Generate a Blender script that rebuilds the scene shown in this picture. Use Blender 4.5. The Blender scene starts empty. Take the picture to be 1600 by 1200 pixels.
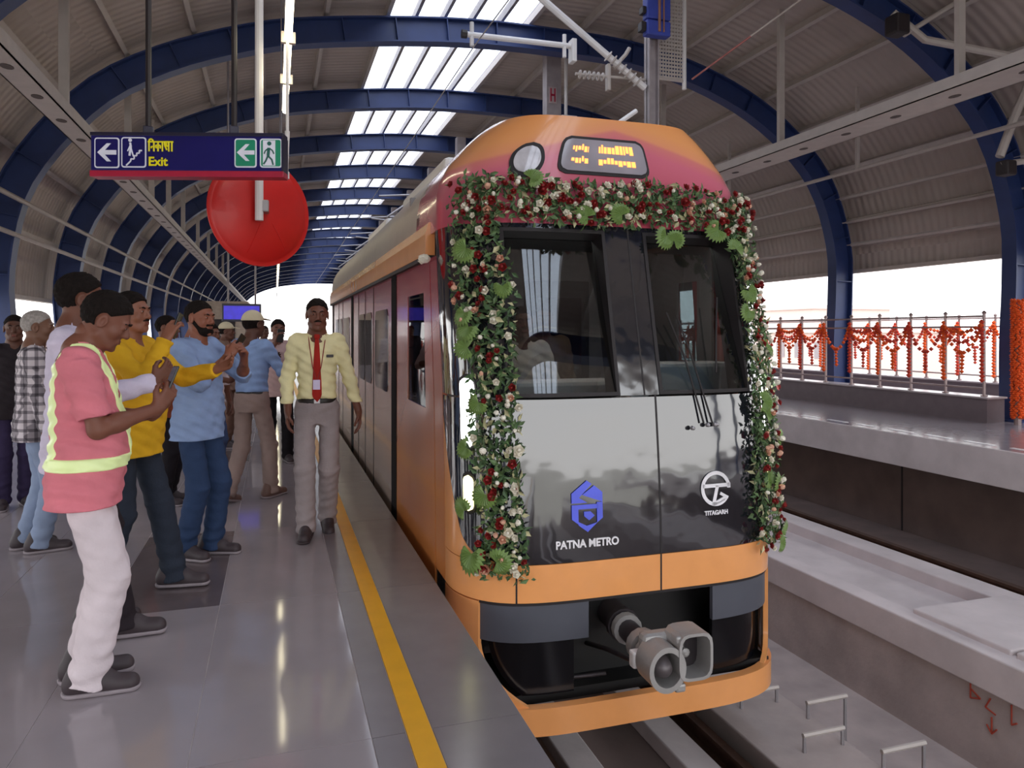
import bpy, bmesh, math, random
import numpy as np
from mathutils import Vector, Matrix, Euler
random.seed(7)
S = bpy.context.scene
COL = S.collection
PI = math.pi
# ------------------------------------------------------------------ camera, sky, exposure
YAW = math.atan(370 / 1150)
cam = bpy.data.cameras.new('camera')
cam.sensor_width = 36.0
cam.lens = 36.0 * 1150 / 1600
cam.shift_y = -80 / 1600
cam.clip_start = 0.05
cam.clip_end = 2000
co = bpy.data.objects.new('camera', cam)
COL.objects.link(co)
co.location = (0, 0, 1.5)
co.rotation_euler = (PI / 2, 0, -YAW)
S.camera = co

w = bpy.data.worlds.new('sky'); S.world = w; w.use_nodes = True
nt = w.node_tree; nt.nodes.clear()
out = nt.nodes.new('ShaderNodeOutputWorld'); bg = nt.nodes.new('ShaderNodeBackground')
tc = nt.nodes.new('ShaderNodeTexCoord'); sx = nt.nodes.new('ShaderNodeSeparateXYZ'); rp = nt.nodes.new('ShaderNodeValToRGB')
rp.color_ramp.elements[0].position = 0.0; rp.color_ramp.elements[0].color = (1.0, 0.985, 0.97, 1)
rp.color_ramp.elements[1].position = 0.7; rp.color_ramp.elements[1].color = (0.86, 0.92, 1.0, 1)
nt.links.new(tc.outputs['Generated'], sx.inputs[0]); nt.links.new(sx.outputs[2], rp.inputs[0])
nt.links.new(rp.outputs[0], bg.inputs[0]); nt.links.new(bg.outputs[0], out.inputs[0])
bg.inputs[1].default_value = 3.1
S.view_settings.view_transform = 'Standard'
S.view_settings.look = 'None'
S.view_settings.gamma = 1.0
S.view_settings.use_curve_mapping = False
S.view_settings.exposure = 0.0
try:
    S.cycles.max_bounces = 9; S.cycles.diffuse_bounces = 4; S.cycles.glossy_bounces = 4
    S.cycles.transmission_bounces = 6; S.cycles.transparent_max_bounces = 10
    S.cycles.sample_clamp_indirect = 6.0
except Exception:
    pass

# ------------------------------------------------------------------ helpers
def lin(h):
    if isinstance(h, str):
        h = h.lstrip('#'); c = [int(h[i:i + 2], 16) / 255 for i in (0, 2, 4)]
    else:
        c = h
    return tuple((v / 12.92 if v <= 0.04045 else ((v + 0.055) / 1.055) ** 2.4) for v in c) + (1.0,)

def mat(name, col, rough=0.6, metal=0.0, var=0.12, scale=6.0, bump=0.0, bscale=40.0, emit=0.0, coat=0.0, spec=0.5):
    m = bpy.data.materials.new(name); m.use_nodes = True
    n = m.node_tree.nodes; l = m.node_tree.links
    b = n['Principled BSDF']
    c = lin(col)
    b.inputs['Roughness'].default_value = rough; b.inputs['Metallic'].default_value = metal
    b.inputs['Specular IOR Level'].default_value = spec
    b.inputs['Coat Weight'].default_value = coat; b.inputs['Coat Roughness'].default_value = 0.05
    t = n.new('ShaderNodeTexCoord')
    nz = n.new('ShaderNodeTexNoise'); nz.inputs['Scale'].default_value = scale; nz.inputs['Detail'].default_value = 4
    l.new(t.outputs['Object'], nz.inputs['Vector'])
    r = n.new('ShaderNodeValToRGB')
    r.color_ramp.elements[0].position = 0.3; r.color_ramp.elements[1].position = 0.7
    r.color_ramp.elements[0].color = tuple(v * (1 - var) for v in c[:3]) + (1,)
    r.color_ramp.elements[1].color = tuple(min(1, v * (1 + var)) for v in c[:3]) + (1,)
    l.new(nz.outputs['Fac'], r.inputs[0]); l.new(r.outputs[0], b.inputs['Base Color'])
    if bump:
        n2 = n.new('ShaderNodeTexNoise'); n2.inputs['Scale'].default_value = bscale
        l.new(t.outputs['Object'], n2.inputs['Vector'])
        bp = n.new('ShaderNodeBump'); bp.inputs['Strength'].default_value = bump; bp.inputs['Distance'].default_value = 0.01
        l.new(n2.outputs['Fac'], bp.inputs['Height']); l.new(bp.outputs[0], b.inputs['Normal'])
    if emit:
        b.inputs['Emission Color'].default_value = c; b.inputs['Emission Strength'].default_value = emit
    return m

def rotz(a):
    return Matrix.Rotation(a, 4, 'Z')

class MB:
    """collects simple shapes into one mesh (world or parent-local coordinates)"""
    def __init__(self):
        self.v = []; self.f = []
    def add(self, vs, fs, M=None):
        o = len(self.v)
        if M is not None:
            vs = [tuple(M @ Vector(p)) for p in vs]
        self.v += [tuple(p) for p in vs]
        self.f += [tuple(i + o for i in f) for f in fs]
        return self
    def box(self, x0, x1, y0, y1, z0, z1, bev=0.0, M=None):
        if bev <= 0:
            vs = [(x, y, z) for z in (z0, z1) for y in (y0, y1) for x in (x0, x1)]
            fs = [(0, 2, 3, 1), (4, 5, 7, 6), (0, 1, 5, 4), (2, 6, 7, 3), (0, 4, 6, 2), (1, 3, 7, 5)]
            return self.add(vs, fs, M)
        bm = bmesh.new(); bmesh.ops.create_cube(bm, size=1)
        for q in bm.verts:
            q.co = Vector(((x0 + x1) / 2 + q.co.x * (x1 - x0), (y0 + y1) / 2 + q.co.y * (y1 - y0), (z0 + z1) / 2 + q.co.z * (z1 - z0)))
        bmesh.ops.bevel(bm, geom=bm.edges[:], offset=bev, segments=2, affect='EDGES', profile=0.5)
        bm.verts.index_update()
        self.add([q.co[:] for q in bm.verts], [tuple(q.index for q in f.verts) for f in bm.faces], M)
        bm.free(); return self
    def tube(self, pts, r, n=8, r2=None, cap=True):
        pts = [Vector(p) for p in pts]; N = len(pts); rows = []
        ref = None
        for i, p in enumerate(pts):
            d = (pts[min(i + 1, N - 1)] - pts[max(i - 1, 0)]).normalized()
            if ref is None:
                ref = Vector((0, 0, 1)) if abs(d.z) < 0.9 else Vector((1, 0, 0))
            u = d.cross(ref).normalized(); v = d.cross(u).normalized(); ref = -v if abs(v.length) > 0 else ref
            ref = u.cross(d)
            rr = r if r2 is None else r + (r2 - r) * i / max(1, N - 1)
            if isinstance(r, (list, tuple)): rr = r[i]
            rows.append([p + (u * math.cos(2 * PI * k / n) + v * math.sin(2 * PI * k / n)) * rr for k in range(n)])
        o = len(self.v)
        for row in rows: self.v += [q[:] for q in row]
        for i in range(N - 1):
            for k in range(n):
                a = o + i * n + k; b = o + i * n + (k + 1) % n
                self.f.append((a, b, b + n, a + n))
        if cap:
            self.f.append(tuple(o + k for k in range(n))[::-1]); self.f.append(tuple(o + (N - 1) * n + k for k in range(n)))
        return self
    def prism(self, poly, axis, a, b, M=None):
        """poly in the two other axes, extruded along axis from a to b"""
        n = len(poly); vs = []
        for t in (a, b):
            for (p, q) in poly:
                vs.append({'x': (t, p, q), 'y': (p, t, q), 'z': (p, q, t)}[axis])
        fs = [tuple(range(n))[::-1], tuple(range(n, 2 * n))] + [(i, (i + 1) % n, n + (i + 1) % n, n + i) for i in range(n)]
        return self.add(vs, fs, M)
    def lathe(self, prof, n=16, M=None):
        """prof: list of (r, h) turned about the local z axis"""
        vs = []; fs = []
        for (r, h) in prof:
            for k in range(n):
                vs.append((r * math.cos(2 * PI * k / n), r * math.sin(2 * PI * k / n), h))
        for i in range(len(prof) - 1):
            for k in range(n):
                a = i * n + k; b = i * n + (k + 1) % n
                fs.append((a, b, b + n, a + n))
        fs.append(tuple(range(n))[::-1]); fs.append(tuple((len(prof) - 1) * n + k for k in range(n)))
        return self.add(vs, fs, M)
    def build(self, name, m, parent=None, world=True, smooth=False, fix=True):
        me = bpy.data.meshes.new(name)
        off = Vector((0, 0, 0))
        if parent is not None and world:
            p = parent
            while p is not None:
                off += Vector(p.location); p = p.parent
        if off.length > 0:
            vs = [(x - off.x, y - off.y, z - off.z) for x, y, z in self.v]
        else:
            vs = self.v
        me.from_pydata(vs, [], self.f)
        if fix:
            bm = bmesh.new(); bm.from_mesh(me); bmesh.ops.recalc_face_normals(bm, faces=bm.faces); bm.to_mesh(me); bm.free()
        return link(name, me, m, parent, smooth)

def link(name, me, m, parent=None, smooth=False):
    for q in (m if isinstance(m, (list, tuple)) else [m]):
        me.materials.append(q)
    if smooth:
        if smooth is True:
            me.polygons.foreach_set('use_smooth', [True] * len(me.polygons))
        else:
            me.set_sharp_from_angle(angle=smooth); 
            me.polygons.foreach_set('use_smooth', [True] * len(me.polygons))
    o = bpy.data.objects.new(name, me); COL.objects.link(o)
    if parent is not None: o.parent = parent
    return o

def tag(o, label, cat, group=None, kind=None):
    if label: o['label'] = label
    if cat: o['category'] = cat
    if group: o['group'] = group
    if kind: o['kind'] = kind
    return o

def thing(name, label, cat, loc=(0, 0, 0), rz=0.0, group=None):
    o = bpy.data.objects.new(name, None); COL.objects.link(o); o.empty_display_size = 0.1
    o.location = loc; o.rotation_euler = (0, 0, rz)
    return tag(o, label, cat, group)

def struct(o, label=None):
    o['kind'] = 'structure'
    if label: o['label'] = label
    return o

def share(name, src, parent, loc=None, rot=None):
    o = src.copy(); o.name = name; COL.objects.link(o); o.parent = parent
    if loc is not None: o.location = loc
    if rot is not None: o.rotation_euler = rot
    return o

def text(name, body, m, size, parent, M, extrude=0.002, font=None, align='CENTER', sx=1.0, bold=0.0):
    c = bpy.data.curves.new(name, 'FONT'); c.body = body; c.size = size; c.extrude = extrude
    c.align_x = align; c.align_y = 'CENTER'; c.offset = bold
    if font: c.font = font
    o = bpy.data.objects.new(name, c); COL.objects.link(o); c.materials.append(m)
    if parent is not None: o.parent = parent
    bpy.context.view_layer.update()
    me = bpy.data.meshes.new_from_object(o.evaluated_get(bpy.context.evaluated_depsgraph_get()))
    bpy.data.objects.remove(o); me.name = name
    o = bpy.data.objects.new(name, me); COL.objects.link(o); o['kind'] = 'thing'; del o['kind']
    if parent is not None: o.parent = parent
    o.matrix_local = M @ Matrix.Diagonal((sx, 1, 1, 1))
    return o
# ------------------------------------------------------------------ materials of the station
M_tile = mat('polished_granite', '#9d9498', 0.08, var=0.06, scale=3)
M_tile2 = mat('dark_granite', '#665b5d', 0.14, var=0.1, scale=4)
M_tile3 = mat('edge_granite', '#7f787c', 0.24, var=0.06, scale=5)
M_grout = mat('grout', '#c9c0c0', 0.7)
M_yellow = mat('yellow_paint', '#e9a91c', 0.45, var=0.06)
M_conc = mat('concrete', '#b0a39f', 0.85, var=0.14, scale=3, bump=0.3, bscale=25)
M_conc_l = mat('pale_concrete', '#d2c8c8', 0.85, var=0.1, scale=2.5, bump=0.25, bscale=18)
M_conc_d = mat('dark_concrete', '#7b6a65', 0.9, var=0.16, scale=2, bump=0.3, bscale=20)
M_blue = mat('arch_blue_paint', '#273a6c', 0.45, var=0.08)
M_roof = None
M_steel = mat('pale_steel', '#bdb4ae', 0.5, metal=0.1, var=0.06)
M_galv = mat('galvanised_steel', '#a9a5a8', 0.42, metal=0.5, var=0.1)
M_dark = mat('dark_rod', '#2a2326', 0.5)
M_rail = mat('rusty_rail', '#5a4136', 0.6, metal=0.5, var=0.2, scale=12)
M_white = mat('white_paint', '#e6e3e3', 0.4, var=0.03)
M_tube = mat('lit_tube', '#fff2cc', 0.4, emit=11.0)
M_orange_fl = mat('marigold', '#e0641a', 0.8, var=0.35, scale=40, bump=0.6, bscale=90)
M_railing = mat('railing_steel', '#a08e8c', 0.4, metal=0.4, var=0.08)
M_ground = mat('far_ground', '#b9b2a6', 0.9, var=0.1, scale=0.2)

def roof_mat():
    m = mat('ribbed_roof_sheet', '#b1a59e', 0.6, var=0.07, scale=1.2)
    n = m.node_tree.nodes; l = m.node_tree.links
    t = n.new('ShaderNodeTexCoord'); wv = n.new('ShaderNodeTexWave')
    wv.wave_type = 'BANDS'; wv.bands_direction = 'Y'; wv.inputs['Scale'].default_value = 1.9
    bp = n.new('ShaderNodeBump'); bp.inputs['Strength'].default_value = 0.45; bp.inputs['Distance'].default_value = 0.03
    l.new(t.outputs['Object'], wv.inputs['Vector']); l.new(wv.outputs['Fac'], bp.inputs['Height'])
    l.new(bp.outputs[0], n['Principled BSDF'].inputs['Normal'])
    return m
M_roof = roof_mat()

def pane_mat(name, tint, gloss, rough=0.02, f0=0.05):
    """thin glass: mostly see-through with a fresnel reflection"""
    m = bpy.data.materials.new(name); m.use_nodes = True
    n = m.node_tree.nodes; l = m.node_tree.links; n.clear()
    o = n.new('ShaderNodeOutputMaterial'); mx = n.new('ShaderNodeMixShader')
    tr = n.new('ShaderNodeBsdfTransparent'); gl = n.new('ShaderNodeBsdfGlossy')
    nz = n.new('ShaderNodeTexNoise'); nz.inputs['Scale'].default_value = 3.0
    r = n.new('ShaderNodeValToRGB')
    c = lin(tint); r.color_ramp.elements[0].color = tuple(v * 0.96 for v in c[:3]) + (1,); r.color_ramp.elements[1].color = c
    l.new(nz.outputs['Fac'], r.inputs[0]); l.new(r.outputs[0], tr.inputs['Color'])
    gl.inputs['Roughness'].default_value = rough
    fr = n.new('ShaderNodeLayerWeight'); fr.inputs['Blend'].default_value = f0
    mm = n.new('ShaderNodeMath'); mm.operation = 'ADD'; mm.use_clamp = True; mm.inputs[1].default_value = gloss
    l.new(fr.outputs['Fresnel'], mm.inputs[0]); l.new(mm.outputs[0], mx.inputs[0])
    l.new(tr.outputs[0], mx.inputs[1]); l.new(gl.outputs[0], mx.inputs[2]); l.new(mx.outputs[0], o.inputs[0])
    return m
M_sky = pane_mat('skylight_sheet', '#f8faff', 0.0, 0.3, 0.004)
M_glass = pane_mat('windscreen_glass', '#c3cacc', 0.10, 0.01)

# ------------------------------------------------------------------ ground below the viaduct, platforms, track beds
Y0, Y1 = -9.0, 79.5
g = MB().box(-400, 400, -400, 700, -9.3, -9.0).build('ground', M_ground); struct(g)
fl = MB().box(-4.45, 0.92, Y0, Y1, -0.34, -0.003).build('floor', M_grout); struct(fl)
XL = [-4.4, -3.94, -3.325, -2.71, -2.095, -1.48, -0.88, -0.29, 0.34]
tl = {}
def tile_mesh(x0, x1, ly, m, key):
    if key not in tl:
        b = MB().box(x0 + 0.0022, x1 - 0.0022, 0.0022, ly - 0.0022, -0.014, 0.0, bev=0.0012)
        tl[key] = b
    return tl[key]
def put_tile(x0, x1, y, ly, m, first={}):
    key = (round(x0, 3), m.name, ly)
    if key not in first:
        o = MB().box(x0 + 0.0022, x1 - 0.0022, 0.0022, ly - 0.0022, -0.010, 0.0).build('tile', m, fl, world=False)
        first[key] = o
    else:
        o = share('tile', first[key], fl)
    o.location = (0, y, 0)
LY = 1.6
for i in range(len(XL) - 1):
    for k in range(-2, 12):
        y = 4.35 + LY * k
        dark = (i == 6 and k == 0) or (i == 6 and k == 3)
        put_tile(XL[i], XL[i + 1], y, LY, M_tile2 if dark else M_tile)
for k in range(-2, 12):
    y = 4.35 + LY * k
    put_tile(0.34, 0.468, y, LY, M_tile3); put_tile(0.565, 0.92, y, LY, M_tile3)
    o = MB()
b = MB()
for i in range(len(XL) - 1):
    b.box(XL[i] + 0.0022, XL[i + 1] - 0.0022, 4.35 + LY * 12, Y1, -0.010, 0.0)
    b.box(XL[i] + 0.0022, XL[i + 1] - 0.0022, Y0, 4.35 - 2 * LY, -0.010, 0.0)
b.build('far_tiles', M_tile, fl)['kind'] = 'stuff'
b = MB()
for (x0, x1) in ((0.34, 0.468), (0.565, 0.92)):
    b.box(x0, x1, 4.35 + LY * 12, Y1, -0.010, 0.0); b.box(x0, x1, Y0, 4.35 - 2 * LY, -0.010, 0.0)
b.build('edge_tiles', M_tile3, fl)['kind'] = 'stuff'
ys = MB().box(0.470, 0.563, Y0, Y1, -0.012, 0.003).build('yellow_line', M_yellow)
struct(tag(ys, 'yellow safety line along the platform edge beside the train', 'line'))
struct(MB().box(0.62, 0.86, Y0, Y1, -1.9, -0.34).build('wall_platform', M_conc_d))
struct(MB().box(0.6, 9.0, Y0, Y1, -2.1, -1.70).build('floor_trackbed', M_conc))
# near track: slab, plinths, rails
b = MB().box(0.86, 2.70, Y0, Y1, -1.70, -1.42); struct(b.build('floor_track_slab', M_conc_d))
for nm, x0, x1, zt in (('trim_1', 1.80, 2.02, -1.30), ('trim_2', 2.52, 2.74, -1.30)):
    struct(MB().box(x0, x1, Y0, Y1, -1.42, zt, bev=0.01).build(nm, M_conc_l))
def rail(x, z, label):
    t = thing('track_rail', label, 'rail', (x, 0, z))
    b = MB()
    b.prism([(-0.055, 0), (0.055, 0), (0.055, 0.012), (0.012, 0.03), (0.012, 0.10), (0.032, 0.11), (0.032, 0.14), (-0.032, 0.14), (-0.032, 0.11), (-0.012, 0.10), (-0.012, 0.03), (-0.055, 0.012)], 'y', Y0, Y1)
    b.build('rail_bar', M_rail, t, world=False)
    b = MB()
    for k in range(60):
        y = 1.0 + k * 0.62
        b.box(-0.10, -0.045, y, y + 0.12, 0.0, 0.03); b.box(0.045, 0.10, y, y + 0.12, 0.0, 0.03)
    b.build('rail_clips', M_rail, t, world=False)['kind'] = 'stuff'
rail(1.70, -1.42, 'rusty running rail beside the platform wall under the train')
rail(2.86, -1.40, 'rusty running rail in the dark slot beside the stirrup slab')
# slab with wire stirrups between the rail and the trough
struct(MB().box(2.98, 3.60, Y0, Y1, -1.70, -1.20, bev=0.01).build('trim_3', M_conc))
struct(MB().box(2.70, 2.98, Y0, Y1, -1.70, -1.42).build('trim_4', M_conc_d))
def stirrup(x0, x1, y, label):
    z = -1.2; h = 0.11
    t = thing('wire_stirrup', label, 'stirrup', ((x0 + x1) / 2, y, z - 0.02 if x0 < 3.55 else -1.70), 0, 'steel stirrups along the slab')
    zb = z - 0.02 if x0 < 3.5 else -1.6
    for x in (x0, x1):
        MB().tube([(x, y, (-1.21 if x < 3.6 else -1.72)), (x, y, z + h)], 0.012, 6).build('leg', M_galv, t)
    MB().tube([(x0 - 0.012, y, z + h), (x1 + 0.012, y, z + h)], 0.016, 6).build('crossbar', M_steel, t)
STL = ['steel stirrup nearest the train skirt on the pale slab', 'steel stirrup straddling the slab edge, upper of the outer two', 'steel stirrup on the slab inside the edge, lower of the pair', 'steel stirrup straddling the slab edge at the picture bottom']
for (x0, x1, y), lb in zip(((3.19, 3.49, 4.53), (3.55, 3.87, 4.27), (3.24, 3.54, 3.93), (3.58, 3.90, 3.63)), STL):
    stirrup(x0, x1, y, lb)
# walkway trough between the tracks
struct(MB().box(4.92, 6.45, Y0, Y1, -1.70, -1.104).build('wall_trough', M_conc))
t = thing('cable_trough', 'long pale concrete cable trough between the two tracks', 'trough', (5.6, 0, -1.1))
MB().box(4.90, 5.10, Y0, Y1, -1.10, -0.83, bev=0.012).build('near_side', M_conc_l, t)
MB().box(6.05, 6.35, Y0, Y1, -1.10, -0.84, bev=0.012).build('far_side', M_conc_l, t)
MB().box(5.10, 6.05, Y0, Y1, -1.10, -0.96).build('trough_bed', M_conc_l, t)
for k, y in enumerate((2.15, 3.05, 3.95)):
    MB().box(5.05, 6.08, y, y + 0.86, -0.84, -0.79 + 0.004 * (k % 2), bev=0.012).build('cover_slab', M_conc_l, t)
b = MB().box(-0.16, 0.16, -0.2, 0.2, 0, 0.28, bev=0.05, M=Matrix.Translation((5.6, 8.6, -0.96)) @ Matrix.Rotation(0.3, 4, 'Z'))
tag(b.build('cement_bag', mat('cement_bag', '#9d9598', 0.9, bump=0.5, bscale=15)), 'grey lump of cement lying in the open trough', 'debris')
rail(6.62, -1.02, 'dark rail of the far track behind the trough')
rail(7.75, -1.42, 'dark rail of the far track below the far platform')
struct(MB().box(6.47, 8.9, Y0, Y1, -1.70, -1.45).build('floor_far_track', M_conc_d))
# red survey marks on the trough wall
M_redmark = mat('red_marker', '#a5402c', 0.8)
mk = thing('survey_mark', 'red painted survey mark with a down arrow on the trough wall', 'marking', (4.92, 4.9, -1.3))
def stroke(b, pts, wd=0.012):
    for (y0, z0), (y1, z1) in zip(pts, pts[1:]):
        b.tube([(4.915, y0, z0), (4.915, y1, z1)], wd / 2, 5)
yb = 3.94
b = MB(); stroke(b, [(yb + .22, -1.16), (yb + .22, -1.27), (yb + .14, -1.24), (yb + .22, -1.2)]); stroke(b, [(yb + .06, -1.2), (yb + .1, -1.28), (yb + .02, -1.30)])
stroke(b, [(yb - .10, -1.17), (yb - .10, -1.31), (yb - .14, -1.28)]); b.build('digits', M_redmark, mk)
b = MB(); stroke(b, [(yb + .05, -1.33), (yb + .05, -1.44)]); stroke(b, [(yb + .09, -1.40), (yb + .05, -1.45), (yb + .01, -1.40)]); b.build('arrow', M_redmark, mk)

mk.location.z += 0.06
# far platform
FZ = 0.1
M_dash = mat('white_dash', '#f3f0f2', 0.3)
struct(MB().box(8.23, 14.2, Y0, Y1, FZ - 0.42, FZ).build('floor_far_platform', mat('far_platform_granite', '#9b9298', 0.16, var=0.06)))
struct(MB().box(8.20, 8.26, Y0, Y1, FZ - 0.44, FZ + 0.004, bev=0.008).build('trim_5', M_conc_l))
struct(MB().box(8.95, 9.15, Y0, Y1, -1.9, FZ - 0.42).build('wall_far_platform', M_conc_d))
b = MB()
for k in range(14):
    b.box(8.945, 8.952, 2.5 + k * 3.1, 2.53 + k * 3.1, -1.6, -0.35)
b.build('joint', M_dark, bpy.data.objects['wall_far_platform'])['kind'] = 'stuff'
ed = thing('edge_dashes', 'row of white dashes along the far platform edge', 'line', (8.5, 0, FZ))  # thin white dashes laid in a row on the platform edge
ed['kind'] = 'structure'
d0 = None
for k in range(46):
    y = 5.0 + k * 0.62
    if d0 is None: d0 = MB().box(-0.035, 0.035, 0, 0.40, 0, 0.006).build('dash', M_dash, ed, world=False); o = d0
    else: o = share('dash', d0, ed)
    o.location = (0, y, 0)
M_plinth = mat('plinth_granite', '#6d6064', 0.5, var=0.08)

# ------------------------------------------------------------------ vaulted roof: profile, arches, sheets, purlins, skylights
PTS = [(-3.72, -0.3), (-3.78, 0.6), (-3.88, 1.6), (-3.9, 2.5), (-3.62, 3.75), (-2.72, 5.0), (-1.72, 5.7), (-0.42, 6.22), (0.8, 6.5), (2.9, 6.76), (4.6, 6.82), (6.5, 6.76), (8.1, 6.42), (9.55, 5.75), (10.72, 4.7), (11.24, 3.4), (11.29, 2.3), (11.24, 1.4), (11.24, 0.4), (11.26, -0.1)]
def catmull(P, n=6):
    out = []
    for i in range(len(P) - 1):
        p0 = Vector(P[max(0, i - 1)]); p1 = Vector(P[i]); p2 = Vector(P[i + 1]); p3 = Vector(P[min(len(P) - 1, i + 2)])
        for k in range(n):
            t = k / n
            out.append(0.5 * ((2 * p1) + (p2 - p0) * t + (2 * p0 - 5 * p1 + 4 * p2 - p3) * t * t + (3 * p1 - p0 - 3 * p2 + p3) * t ** 3))
    out.append(Vector(P[-1])); return out
PR = catmull(PTS, 6)
PS = [0.0]
for a_, b_ in zip(PR, PR[1:]): PS.append(PS[-1] + (b_ - a_).length)
def prof(s, off=0.0):
    s = max(0, min(PS[-1], s))
    i = max(0, min(len(PR) - 2, int(np.searchsorted(PS, s)) - 1))
    t = (s - PS[i]) / (PS[i + 1] - PS[i])
    p = PR[i].lerp(PR[i + 1], t)
    d = (PR[min(i + 2, len(PR) - 1)] - PR[max(i - 1, 0)]).normalized()
    n = Vector((-d.y, d.x))     # outward (profile runs left to right over the top)
    return p + n * off, n
def s_at(test):
    for k in range(2000):
        s = PS[-1] * k / 2000
        if test(prof(s)[0]): return s
ARCH_Y = [8.7 + 3.9 * k for k in range(-4, 19)]
def arch_mesh():
    b = MB(); secs = []
    N = 72; W, T, D = 0.125, 0.026, 0.215
    poly = [(-D, -W), (-D, W), (-D + T, W), (-D + T, 0.02), (D - T, 0.02), (D - T, W), (D, W), (D, -W), (D - T, -W), (D - T, -0.02), (-D + T, -0.02), (-D + T, -W)]
    vs = []
    for i in range(N + 1):
        s = PS[-1] * i / N
        p, n = prof(s)
        fl_ = 1.0 + 0.55 * max(0, 1 - p.y / 1.3) * 0
        for (o, y) in poly:
            vs.append((p.x + n.x * o, y, p.y + n.y * o))
    m = len(poly); fs = []
    for i in range(N):
        for k in range(m):
            a = i * m + k; c = i * m + (k + 1) % m
            fs.append((a, c, c + m, a + m))
    fs += [tuple(range(m)), tuple(N * m + k for k in range(m))]
    return b.add(vs, fs)
def stiff_mesh():
    b = MB()
    for i in range(3, 26):
        p, n = prof(PS[-1] * i / 28); t = Vector((n.y, -n.x))
        for sgn in (-1, 1):
            q = [p + n * 0.19 + t * 0.008, p - n * 0.19 + t * 0.008, p - n * 0.19 - t * 0.008, p + n * 0.19 - t * 0.008]
            b.prism([(v.x, v.y) for v in q], 'y', sgn * 0.02, sgn * 0.115)
    return b
A_LAB = {-1: 'blue steel roof arch overhead between camera and first visible arch', 0: 'nearest blue roof arch, cut by the top picture corners', 1: 'blue roof arch crossing above the exit sign and behind the masts', 2: 'blue roof arch next behind the one above the exit sign', 3: 'blue roof arch level with the hanging red disc top'}
arch0 = None
for k, y in enumerate(ARCH_Y):
    kk = k - 4
    lab = A_LAB.get(kk, 'blue steel roof arch receding towards the bright far end' if kk > 3 else 'blue steel roof arch behind the camera position')
    t = thing('roof_arch', lab, 'arch', (0, y, 0), 0, 'blue arches of the station roof')
    t['kind'] = 'structure'
    if arch0 is None:
        arch0 = arch_mesh().build('rib_beam', M_blue, t, world=False, smooth=0.5); st0 = stiff_mesh().build('stiffeners', M_blue, t, world=False)
        pl0 = MB().box(-3.98, -3.46, -0.2, 0.2, 0, 0.03).box(10.95, 11.55, -0.24, 0.24, 0.10, 0.13).build('base_plates', M_blue, t, world=False)
    else:
        share('rib_beam', arch0, t); share('stiffeners', st0, t); share('base_plates', pl0, t)
# strips between purlins
sL = s_at(lambda p: p.y > 2.12); sR = PS[-1] - 0
sR = max(s for s in [PS[-1] * k / 3000 for k in range(3000)] if prof(s)[0].y > 2.78)
sk0 = s_at(lambda p: p.x > 1.86); sk1 = s_at(lambda p: p.x > 4.40)
nl = 8; nr = 9
edges = [sL + (sk0 - sL) * i / nl for i in range(nl + 1)] + [sk1 + (sR - sk1) * i / nr for i in range(nr + 1)]
ceil = MB()
for j in list(range(nl)) + list(range(nl + 1, nl + 1 + nr)):      # thin outer skin that carries the sheets
    q = []
    for s, off in ((edges[j], 0.44), (edges[j + 1], 0.44), (edges[j + 1], 0.47), (edges[j], 0.47)):
        q.append(tuple(prof(s, off)[0]))
    ceil.prism(q, 'y', Y0, Y1)
ceil = ceil.build('ceiling', M_roof); struct(ceil)
sh = {}
for k in range(len(ARCH_Y)):
    y = ARCH_Y[k]
    for j in list(range(nl)) + list(range(nl + 1, nl + 1 + nr)):
        if j not in sh:
            ss = [edges[j] + 0.006 + (edges[j + 1] - edges[j] - 0.012) * i / 3 for i in range(4)]
            q = [tuple(prof(s, 0.40)[0]) for s in ss] + [tuple(prof(s, 0.43)[0]) for s in ss[::-1]]
            sh[j] = MB().prism(q, 'y', 0.004, 3.896).build('roof_sheet', M_roof, ceil, world=False)
            o = sh[j]
        else:
            o = share('roof_sheet', sh[j], ceil)
        o.location = (0, y, 0)
# purlins
pur = []
for j, s in enumerate(edges):
    p, n = prof(s, 0.33); t = Vector((n.y, -n.x)); q = []
    for a_, c_ in ((-0.06, -0.035), (0.07, -0.035), (0.07, 0.035), (-0.06, 0.035)):
        v = p + n * a_ + t * c_; q.append((v.x, v.y))
    pur.append(MB().prism(q, 'y', Y0, Y1).build('purlin', M_steel, ceil))
# low side rails (girts) and the fascia under the sheets
for zz in (3.45, 2.95):
    s = s_at(lambda p: p.y > zz); p, n = prof(s, -0.12)
    MB().tube([(p.x + 0.1, Y0, p.y), (p.x + 0.1, Y1, p.y)], 0.035, 6).build('girt', M_steel, ceil)
for zz, off in ((4.2, 0.3), (3.74, 0.3), (3.3, 0.3)):
    s = max(q for q in [PS[-1] * k / 3000 for k in range(3000)] if prof(q)[0].y > zz); p, n = prof(s, 0.22)
    MB().tube([(p.x, Y0, p.y), (p.x, Y1, p.y)], 0.04, 6).build('girt', M_steel, ceil)
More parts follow.
